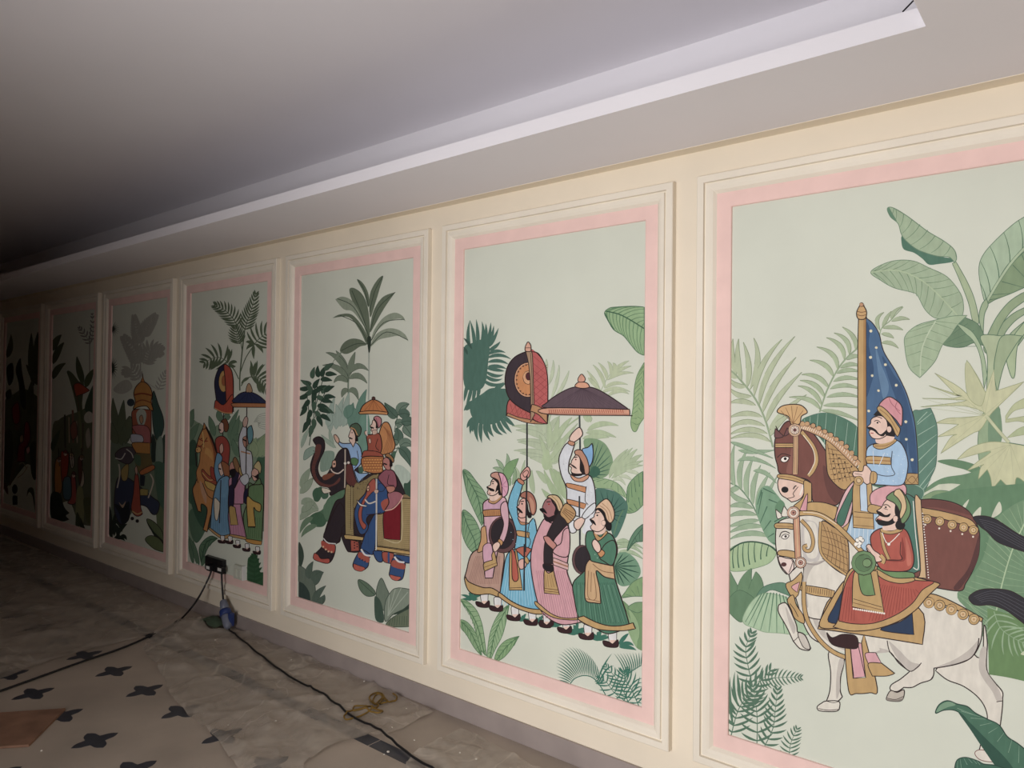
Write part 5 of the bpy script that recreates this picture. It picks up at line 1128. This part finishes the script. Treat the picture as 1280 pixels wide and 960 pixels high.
for c, r in (('442,436', 38), ('485,735', 34)):
    O((214, 172, 146), c, r, DK, .9); O((240, 222, 206), c, r*.72, DK, .6); O((196, 140, 120), c, r*.42, DK, .7); O((110, 70, 66), c, r*.18)
F(GOLD, '490,870 640,890* 690,905* 680,945* 560,930 485,900', DK, .8)
for k in range(14): L((96, 66, 44), '%d,%d %d,%d' % (500+k*13, 876+k*2, 498+k*13, 905+k*2.5), .7)
F(GOLD, '395,870 440,840 490,790* 495,830 470,930* 440,960*', DK, .8); F((226, 166, 168), '430,880 480,850* 465,915*', DK, .6)
org(900, 750, 4.8)
tube(GOLD, '505,-110 505,20 530,130 600,240 680,310 760,345', 20, DK, .9); F(GOLD, '405,0 440,-30 460,30 500,90 505,140 450,110 430,60', DK, .8); L(DK, '420,20 450,60 470,100', .8)
org(1080, 600, 4.8)
F(GOLD, '350,685 420,685 500,715 590,760 690,815 715,830* 705,850* 600,800 500,755 350,720', DK, .9)
O(GOLD, '390,735 455,752 525,776 595,805 660,835', 33, DK, .8); O(GOLDL, '390,735 455,752 525,776 595,805 660,835', 18, DK, .6); O((196, 150, 96), '390,735 455,752 525,776 595,805 660,835', 7)
done('painted_white_horse', 'white horse with gold harness')
# ---- saddle cloth, red rider
org(900, 750, 4.8)
F((226, 166, 172), '780,260 850,260* 900,450* 800,470*', DK, .8); F(GOLD, '750,240 780,250* 800,470* 875,465* 850,255* 865,200* 945,530 900,555 820,560 772,540', DK, .9); F((226, 166, 174), '785,262 828,262* 872,458* 805,468*', DK, .7)
F((226, 168, 176), '872,320 935,315* 970,380* 890,380*', DK, .7); F(GOLD, '890,380 970,378* 1050,440* 1000,455 915,455*', DK, .8)
org(1080, 760, 4.8)
F(GOLD, '-60,-20 330,0 352,218* 120,180 -150,140 -276,125* -200,-60', DK, 1.0)
F((38, 60, 92), '100,130 220,80 290,30* 300,160*', DK, .8); 
org(900, 750, 4.8)
F(GOLD, '597,155 650,30 740,-110 800,-130* 790,160* 700,170', DK, 1.0); F((38, 60, 92), '652,130 690,30 760,-100* 800,-90* 790,140*', DK, .8)
org(1080, 600, 4.8)
F((56, 28, 32), '-222,915 -190,945 -130,925 -60,930 -35,960 -45,1010 -150,1000 -200,975', DK, .8)
RC, RCD = (186, 88, 72), (150, 62, 52)
F(GOLD, '-150,820 -100,560 40,510 300,580 440,615 455,630* 380,700 310,780 200,850 60,895 -80,905 -185,880*', DK, .9)
F(RC, '-145,800 -110,620 -40,530 80,560 300,600 420,610 350,660 290,740 190,810 60,858 -60,862 -150,845*', DK, .8)
for k in range(16): L(RCD, '%d,%d %d,%d' % (100+k*14, 625+k*2, 30+k*20, 845-k*k*0.75), .7)
for k in range(5): L(RCD, '%d,%d %d,%d' % (-100+k*12, 640, -130+k*18, 845), .7)
F((110, 148, 92), '80,520 160,545 260,550 300,560 295,590 200,590 110,560', DK, .8); F(GOLD, '80,535 180,585 300,585* 300,605 220,620 130,600 75,560', DK, .8)
F(GOLD, '0,540 80,545* 122,800* -70,760* -60,560', DK, .9); F((110, 148, 92), '-30,545 40,545* 62,660* 68,690* -10,680', DK, .8); L(DK, '-62,712 108,762', .7); L((130, 92, 54), '-64,735 112,780', .8)
O((246, 238, 226), ' '.join('%d,%d' % (-60+k*13, 772+k*2) for k in range(15)), 6)
F(RC, '40,340 100,290 210,285 260,310 290,400 300,490 270,540 180,548 100,530 60,440', DK, 1.0)
F(RCD, '230,340 225,430 220,480 180,475 120,480 200,490 250,470', None); L(DK, '222,370 218,440 230,475 180,480 120,478', 1.0)
F((204, 112, 92), '250,340 280,430 285,500 260,510 255,420', None)
tube(GOLD, '105,310 120,400 150,475', 16, DK, .7)
F(GOLD, '105,290 160,305 225,285 225,308 160,325 105,312', DK, .7); L((246, 238, 226), '110,315 145,380 215,320', 1.0); O((246, 238, 226), '150,384', 10, DK, .6)
F(SKIN, '120,270 190,240 195,295 120,300', None)
F(SKIN, '125,130 160,110 200,150 205,210 190,250 130,270 85,255 72,235 95,210* 75,185* 105,165', DK, .8)
F((28, 22, 24), '85,230 75,245 90,268 130,275 180,260 195,225 205,190 185,215 150,245 110,240', None); F((28, 22, 24), '75,185 100,190 130,210 160,200 150,220 120,222 90,210', None)
O((28, 22, 24), '218,270', 30, None); F((28, 22, 24), '195,130 215,190 235,255 205,240 185,190', None); O(SKIN, '190,232', 14, DK, .7, ry=19)
O((30, 22, 24), '132,163', 6); L(DK, '118,150 140,148 160,165', 1.1); L(DK, '120,170 145,178', .7); L((196, 96, 88), '85,232 105,238', 1.3)
F((112, 146, 96), '135,110 165,75 215,55* 235,70 275,140 278,200 250,250 225,255 215,190 185,140', DK, .9); F(GOLDL, '190,60 215,52* 245,100 255,170 225,230 215,210 225,150 205,110 180,85', DK, .8)
F(SKIN, '15,400 35,385 60,420 95,445 110,480 70,490 40,450', DK, .8); L(DK, '20,405 45,440', .6); L(DK, '12,412 38,448', .6)
tube(GOLD, '100,450 120,475 112,500', 20, DK, .7)
O((108, 146, 96), '0,497', 74, DK, 1.0); O((92, 128, 84), '0,497', 52, DK, .7); O((120, 156, 104), '20,497', 26, DK, 1.0)
O((246, 240, 228), '-38,360 -22,378 -30,396 -46,385 -10,362 -20,350', 13, DK, .6)
done('painted_red_rider', 'bearded rider in red coat and green turban')
# ---- dark leaf in the corner
org(1080, 760, 4.8)
F((70, 118, 94), '430,630 450,580 500,555 560,575 620,590 670,630 740,665 810,700 860,770 920,810 970,850* 970,980* 860,980 780,900 700,790 640,700 590,640 540,612 480,612', (34, 70, 58), .9)
F((120, 158, 128), '435,625 460,580 510,560 550,580 500,595', None)
F((44, 88, 72), '560,615 640,690 740,790 850,900 900,980 820,980 720,850 640,730', None)
veins((140, 176, 150), '560,600 680,690 800,800 940,940', '660,640 740,670 830,740 940,830', 8, .6, .1)
F((60, 108, 88), '545,960 560,910 610,895 680,915 720,935 800,945 880,985 700,990 560,990', (34, 70, 58), .8)
veins((130, 170, 146), '560,980 640,930 700,940', '560,915 610,897 680,915', 6, .6, .05)
done('painted_corner_leaf', 'dark green leaf overlapping the hoof')
# ------------------------------------------------------------------ things on the floor and wall
def at_y(x, y, yy):                            # photo pixel -> point on the vertical plane y = yy
    v = px_ray(x, y); t = (DIST+yy)/v.y
    return Vector((v.x*t, yy, EYE+v.z*t))
def smooth_path(P, n=6):
    out = []
    for i in range(len(P)-1):
        p0, p1, p2, p3 = P[max(0, i-1)], P[i], P[i+1], P[min(len(P)-1, i+2)]
        for k in range(n):
            t = k/n; out.append(0.5*((2*p1)+(p2-p0)*t+(2*p0-5*p1+4*p2-p3)*t*t+(3*p1-p0-3*p2+p3)*t**3))
    return out + [P[-1]]
def tube3(name, P, r, material, parent=None, k=8, n=6, zmin=None, over=None):
    pts = smooth_path([Vector(p) for p in P], n)
    if zmin is not None:
        for p in pts: p.z = max(p.z, zmin)
    if over:
        for p in pts: p.z = max(p.z, over(p.x, p.y) + r + 0.002)
    v, f = [], []
    for i, p in enumerate(pts):
        d = (pts[min(len(pts)-1, i+1)] - pts[max(0, i-1)]).normalized()
        a = d.cross(Vector((0, 0, 1))) if abs(d.z) < 0.9 else d.cross(Vector((1, 0, 0)))
        a.normalize(); b = a.cross(d)
        for j in range(k):
            t = 2*math.pi*j/k; v.append(p + (a*math.cos(t)+b*math.sin(t))*r)
    for i in range(len(pts)-1):
        for j in range(k): f.append((i*k+j, i*k+(j+1) % k, (i+1)*k+(j+1) % k, (i+1)*k+j))
    f += [tuple(range(k))[::-1], tuple(range((len(pts)-1)*k, len(pts)*k))]
    return mesh_obj(name, v, f, material, parent, smooth=True)
M_BLACK = mat('black_rubber', (26, 25, 27), 0.45, spec=0.4)
M_WHITE = mat('white_plastic', (232, 230, 226), 0.35, spec=0.5)
M_GREYBLUE = mat('grey_blue_plastic', (112, 116, 132), 0.4, spec=0.5)
M_BLUE = mat('royal_blue_plastic', (40, 58, 112), 0.35, spec=0.5)
M_TWINE = mat('ochre_twine', (128, 100, 46), 0.8, 0.25, 60)
M_PLY = mat('brown_plywood', (146, 112, 92), 0.7, 0.3, 9.0, 0.2, 40)
M_CRUMB = mat('plaster_crumb', (214, 208, 198), 0.9)
M_PLATE = mat('sage_switch_plate', (204, 206, 192), 0.5)
M_GREENRAG = mat('green_plastic_scrap', (84, 104, 84), 0.5, 0.2, 20)
def film_mat():
    M = bpy.data.materials.new('clear_plastic_film'); M.use_nodes = True; N = M.node_tree.nodes; K = M.node_tree.links
    b = N['Principled BSDF']; b.inputs['Base Color'].default_value = (*lin((204, 193, 180)), 1); b.inputs['Roughness'].default_value = 0.32; b.inputs['Specular IOR Level'].default_value = 0.5
    tr = N.new('ShaderNodeBsdfTransparent'); mx = N.new('ShaderNodeMixShader'); tc = N.new('ShaderNodeTexCoord')
    n = N.new('ShaderNodeTexNoise'); n.inputs['Scale'].default_value = 4.5; n.inputs['Detail'].default_value = 7; n.inputs['Distortion'].default_value = 1.2
    mr = N.new('ShaderNodeMapRange'); mr.inputs['From Min'].default_value = 0.3; mr.inputs['From Max'].default_value = 0.72; mr.inputs['To Min'].default_value = 0.28; mr.inputs['To Max'].default_value = 0.64
    K.new(tc.outputs['Object'], n.inputs['Vector']); K.new(n.outputs['Fac'], mr.inputs['Value']); n3 = N.new('ShaderNodeTexNoise'); n3.inputs['Scale'].default_value = 1.7; n3.inputs['Detail'].default_value = 3; n3.inputs['Distortion'].default_value = 0.6   # creases made more opaque, bright ridge highlights painted in with them
    K.new(tc.outputs['Object'], n3.inputs['Vector'])
    sb = N.new('ShaderNodeMath'); sb.operation = 'SUBTRACT'; sb.inputs[1].default_value = 0.5; K.new(n3.outputs['Fac'], sb.inputs[0])
    ab = N.new('ShaderNodeMath'); ab.operation = 'ABSOLUTE'; K.new(sb.outputs[0], ab.inputs[0])
    m2 = N.new('ShaderNodeMapRange'); m2.inputs['From Min'].default_value = 0.0; m2.inputs['From Max'].default_value = 0.012; m2.inputs['To Min'].default_value = 0.2; m2.inputs['To Max'].default_value = 0.0
    K.new(ab.outputs[0], m2.inputs['Value'])
    sm = N.new('ShaderNodeMath'); sm.operation = 'ADD'; sm.use_clamp = True; K.new(mr.outputs['Result'], sm.inputs[0]); K.new(m2.outputs['Result'], sm.inputs[1])
    K.new(sm.outputs[0], mx.inputs['Fac'])
    K.new(tr.outputs[0], mx.inputs[1]); K.new(b.outputs[0], mx.inputs[2]); K.new(mx.outputs[0], N['Material Output'].inputs['Surface'])
    return M
M_FILM = film_mat()
from mathutils.geometry import delaunay_2d_cdt
def film_height(x, y, seed):
    h = 0.0
    for s, a, g in ((1.9, 0.016, 7), (4.2, 0.012, 7), (12.0, 0.003, 3)):
        q = 1.0 - abs(noise.noise(Vector((x*s+seed, y*s*1.3-seed, seed*0.7)))); h += a*q**(g*2)
    return 0.0022 + h
def bump_height(x, y, seed, bumps):
    z = 0.0
    for bx_, by_, r, h in bumps:
        d = math.hypot(x-bx_, y-by_)
        if d < r: z += h*(1-(d/r)**2)**2*(0.55+0.6*abs(noise.noise(Vector((x*22, y*22, seed)))))
    return z
def sheet(label, px, seed, bumps=(), step=0.022):
    P = [to_floor(*p) for p in px]; P = [Vector((max(p.x, -10.9), min(p.y, -0.016))) for p in P]
    pts = []
    for i, a in enumerate(P):
        b = P[(i+1) % len(P)]; m_ = max(1, int((b-a).length/step)); nrm = Vector((-(b-a).y, (b-a).x)).normalized()
        for k in range(m_):
            q = a.lerp(b, k/m_); w_ = 0.02*noise.noise(Vector((q.x*6, q.y*6, seed)))
            q = q + nrm*w_ if k else q
            pts.append(Vector((q.x, min(q.y, -0.016))))
    nb = len(pts); xs = [p.x for p in P]; ys = [p.y for p in P]
    rnd = random.Random(seed); x = min(xs)
    while x < max(xs):
        y = min(ys)
        while y < max(ys):
            pts.append(Vector((x+rnd.uniform(-.3, .3)*step, min(-0.016, y+rnd.uniform(-.3, .3)*step)))); y += step
        x += step
    vv, _, ff, *_ = delaunay_2d_cdt(pts, [(i, (i+1) % nb) for i in range(nb)], [], 1, 1e-5)
    # keep triangles whose centre lies inside the outline
    poly = pts[:nb]
    def inside(q):
        c = False
        for i in range(nb):
            a, b = poly[i], poly[i-1]
            if (a.y > q.y) != (b.y > q.y) and q.x < (b.x-a.x)*(q.y-a.y)/(b.y-a.y)+a.x: c = not c
        return c
    faces = [tuple(f) for f in ff if len(f) == 3 and inside((vv[f[0]]+vv[f[1]]+vv[f[2]])/3)]
    V = []
    for p in vv:
        z = film_height(p.x, p.y, seed) + bump_height(p.x, p.y, seed, bumps)
        V.append((p.x, p.y, z))
    used = sorted({i for f in faces for i in f}); mp = {i: k for k, i in enumerate(used)}
    o = mesh_obj('plastic_sheet', [V[i] for i in used], [tuple(mp[i] for i in f) for f in faces], M_FILM, None, smooth=True)
    return tag(o, label, 'plastic sheet', 'plastic dust sheets')
b1 = to_floor(238, 782); b2 = to_floor(325, 862); b3 = to_floor(372, 890); b4 = to_floor(205, 800)
BUMPS1 = [(b1.x, b1.y, .22, .05), (b2.x, b2.y, .12, .03), (b3.x, b3.y, .15, .022), (b4.x, b4.y, .16, .025)]
sheet('crumpled clear plastic sheet on the floor under the coil of twine and black cable', [(180, 812), (195, 791), (238, 774), (262, 788), (300, 785), (350, 808), (440, 842), (500, 868), (541, 893), (505, 912), (462, 924), (414, 936), (380, 956), (372, 985), (310, 975), (265, 920), (222, 882), (200, 840)], 3,
      BUMPS1)
sheet('clear plastic sheet spread over the darkest floor beneath the howdah mural', [(-120, 888), (0, 849), (34, 836), (61, 828), (120, 812), (186, 795), (196, 786), (226, 770), (200, 750), (150, 727), (80, 700), (0, 672), (-60, 650), (-150, 640), (-300, 700)], 8, step=0.035)
sheet('small flat plastic sheet beside the dark floor strip at the skirting', [(515, 946), (545, 926), (577, 912), (600, 921), (660, 955), (740, 1000), (640, 1020), (540, 1010), (500, 972)], 13)
# black double socket with two plugs, and the painted switch plate beside it
sx0, sx1, sz0, sz1 = -4.86, -4.628, 0.339, 0.434
sock = empty('wall_socket', (sx0, 0, sz0)); tag(sock, 'black double wall socket with two white-topped plugs in it', 'socket')
box('socket_box', (sx0, sx1, -0.032, -0.0012, sz0, sz1), M_BLACK, sock, bevel=0.004)
for px_ in (264.5, 279.0):
    c = at_y(px_, 709 if px_ < 270 else 711.5, -0.036)
    pl = box('plug', (c.x-.026, c.x+.026, -0.062, -0.030, c.z-.022, c.z+.02), M_BLACK, sock, bevel=0.006)
    bb = box('plug_label', (c.x-.024, c.x+.02, -0.0635, -0.0615, c.z-.009, c.z+.012), M_WHITE, None, bevel=0.0005); bb.parent = pl; bb.matrix_parent_inverse = (Matrix.Translation(sock.location) @ pl.matrix_parent_inverse).inverted()
pb = empty('switch_plate', (-4.494, 0, 0.33)); tag(pb, 'pale switch plate painted like the mural beside the black socket', 'switch')
box('plate', (-4.494, -4.386, -0.026, -0.0012, 0.3385, 0.428), M_PLATE, pb, bevel=0.003)
box('lit_plate_side', (-4.3855, -4.372, -0.028, -0.0012, 0.3385, 0.434), M_WHITE, pb, bevel=0.002)  # right side of the plate; white stands for the light falling on it
for k in range(2): box('switch_rocker', (-4.484+.048*k, -4.444+.048*k, -0.031, -0.025, 0.350, 0.407), M_PLATE, pb, bevel=0.002)
# cables
c1 = [at_y(264.5, 712, -0.05), at_y(261, 722, -.065), at_y(250, 744, -.12), at_y(239, 760, -.19)] + [to_floor(x, y, 0.008) for x, y in ((225, 775), (213, 783), (203, 789), (188, 795), (150, 811), (100, 828), (50, 846), (0, 864), (-60, 886))]
tag(tube3('power_cable', c1, 0.0065, M_BLACK, zmin=0.0085), 'thin black cable from the socket across the dim floor towards the plywood board', 'cable')
top = at_y(279, 750, -0.052); bot = to_floor(285.5, 786, 0.03)
tag(tube3('plug_lead', [at_y(277, 714, -0.05), at_y(277.5, 730, -.058), top], 0.0065, M_BLACK), 'short black lead hanging from the socket to the blue connector', 'cable')
axis = (bot-top)
conn = empty('cable_connector', bot); tag(conn, 'grey and blue cable connector leaning against the skirting below the socket', 'connector')
def lathe(name, prof, material, parent, k=14):
    d = axis.normalized(); a = d.cross(Vector((0, 1, 0))).normalized(); b = a.cross(d); v, f = [], []
    for t, r in prof:
        for j in range(k): v.append(top + axis*t + (a*math.cos(2*math.pi*j/k)+b*math.sin(2*math.pi*j/k))*r)
    for i in range(len(prof)-1):
        for j in range(k): f.append((i*k+j, i*k+(j+1) % k, (i+1)*k+(j+1) % k, (i+1)*k+j))
    f += [tuple(range(k))[::-1], tuple(range((len(prof)-1)*k, len(prof)*k))]
    return mesh_obj(name, v, f, material, parent, smooth=True)
lathe('plug_body', [(0, .012), (.04, .022), (.12, .026), (.36, .030)], M_GREYBLUE, conn)
lathe('collar', [(.36, .030), (.365, .037), (.40, .039), (.52, .039), (.55, .034)], M_BLUE, conn)
lathe('socket_body', [(.55, .032), (.60, .033), (.80, .030), (.93, .024), (1.0, .012)], M_GREYBLUE, conn)
cm = top + axis*.66
box('hinged_cap', (cm.x+.020, cm.x+.050, cm.y-.006, cm.y+.030, cm.z-.045, cm.z+.045), M_BLUE, conn, bevel=0.010)
c2 = [bot + Vector((0, 0, 0.0)), to_floor(289, 790, .012)] + [to_floor(x, y, 0.012) for x, y in ((297.5, 796), (309, 806.5), (334, 825), (350, 838.5), (384.7, 858), (400, 866), (430.6, 890.6), (470, 911), (509, 941), (540, 961), (600, 1000), (680, 1060))]
tag(tube3('extension_cable', c2, 0.0056, M_BLACK, zmin=0.009, over=lambda x, y: film_height(x, y, 3) + bump_height(x, y, 3, BUMPS1)), 'black extension cable lying over the plastic sheet along the skirting', 'cable')
# twine
tw = '910,215 970,260 960,320 900,345 840,350 800,310 740,250 640,210 560,240 530,300 570,360 630,390 590,330 640,255 720,265 750,310 700,370 760,390 820,370 790,310 740,290 640,390 680,430 600,465 540,440 480,470 300,440 280,490 330,520 460,500 560,520 700,540 740,515 600,500 500,520 400,570 280,610 160,630 130,570 200,530 280,510 440,480'
tp_ = []
for i, t in enumerate(tw.split()):
    x, y = map(float, t.split(',')); tp_.append(to_floor(420+x/12.8, 850+y/12.8, 0.014 + 0.004*math.sin(i*1.7)))
tag(tube3('twine_coil', tp_, 0.0042, M_TWINE, k=6, over=lambda x, y: film_height(x, y, 3) + bump_height(x, y, 3, BUMPS1)), 'loose loops of ochre twine beside the black extension cable', 'twine')
# plywood offcut
A_, B_ = Vector((-3.971, -1.21, 0)), Vector((-3.688, -1.454, 0)); e = (B_-A_).normalized(); g = Vector((e.y, -e.x, 0))
if g.x > 0: g = -g
wd = (B_-A_).length; v = []
for z in (0.0014, 0.012):
    for a_, b_ in ((0, 0), (wd, 0), (wd-.01, .82), (0.015, .86)): q = A_ + e*a_ + g*b_; v.append((q.x, q.y, z))
ply = mesh_obj('plywood_board', v, [(0, 3, 2, 1), (4, 5, 6, 7), (0, 1, 5, 4), (1, 2, 6, 5), (2, 3, 7, 6), (3, 0, 4, 7)], M_PLY)
tag(ply, 'reddish brown plywood offcut lying on the flower-inlaid floor', 'board')
# green scrap under the connector
gv, gf = [], []
gc = to_floor(267, 781)
for i in range(9):
    for j in range(7):
        x, y = gc.x + (i-4)*.030, min(-.02, gc.y + (j-3)*.020)
        gv.append((x, y, .014 + .05*abs(noise.noise(Vector((x*16, y*16, 3)))) + .02*math.exp(-((i-4)**2+(j-3)**2)/6)))
for i in range(8):
    for j in range(6): gf.append((i*7+j, (i+1)*7+j, (i+1)*7+j+1, i*7+j+1))
tag(mesh_obj('plastic_scrap', gv, gf, M_GREENRAG, smooth=True), 'crumpled dull green plastic scrap beside the blue connector', 'scrap')
# plaster crumbs
for i, (x, y) in enumerate(((455, 855), (508, 889), (490, 913), (518, 929), (485, 944), (480, 947), (595, 953), (52, 939), (209, 771), (269, 803), (364, 828), (298, 786), (285, 910), (410, 890), (575, 945), (440, 880), (345, 905))):
    q = to_floor(x, y, 0.0); r = random.uniform(.003, .0065); bm = bmesh.new(); bmesh.ops.create_icosphere(bm, subdivisions=1, radius=r)
    for vv_ in bm.verts: vv_.co *= random.uniform(.7, 1.25); vv_.co.z *= .6
    me = bpy.data.meshes.new('plaster_crumb'); bm.to_mesh(me); bm.free(); me.materials.append(M_CRUMB)
    o = bpy.data.objects.new('plaster_crumb', me); C.objects.link(o); o.location = (q.x, q.y, r*.5 + (0.0 if x < 60 else .012))
    where = {52: 'on the bare floor by the plywood board', 485: 'on the dark floor strip', 480: 'on the dark floor strip', 518: 'on the bare floor between two plastic sheets', 595: 'on the small flat plastic sheet', 575: 'on the small flat plastic sheet', 209: 'on the dim plastic sheet near the thin cable'}.get(x, 'on the crumpled plastic sheet')
    tag(o, 'tiny white plaster crumb ' + where, 'crumb', 'plaster crumbs')
# loose wire over the cove lip
wa, wb = at_y(1128.5, 14.5, Y_LIP+.006), at_y(1142, 0.5, Y_LIP+.03)
tag(tube3('loose_wire', [wa, wa.lerp(wb, .5), wb, wb+(wb-wa)*.6], 0.0022, M_BLACK, k=6), 'short dark wire end poking over the ceiling lip at its corner', 'wire')
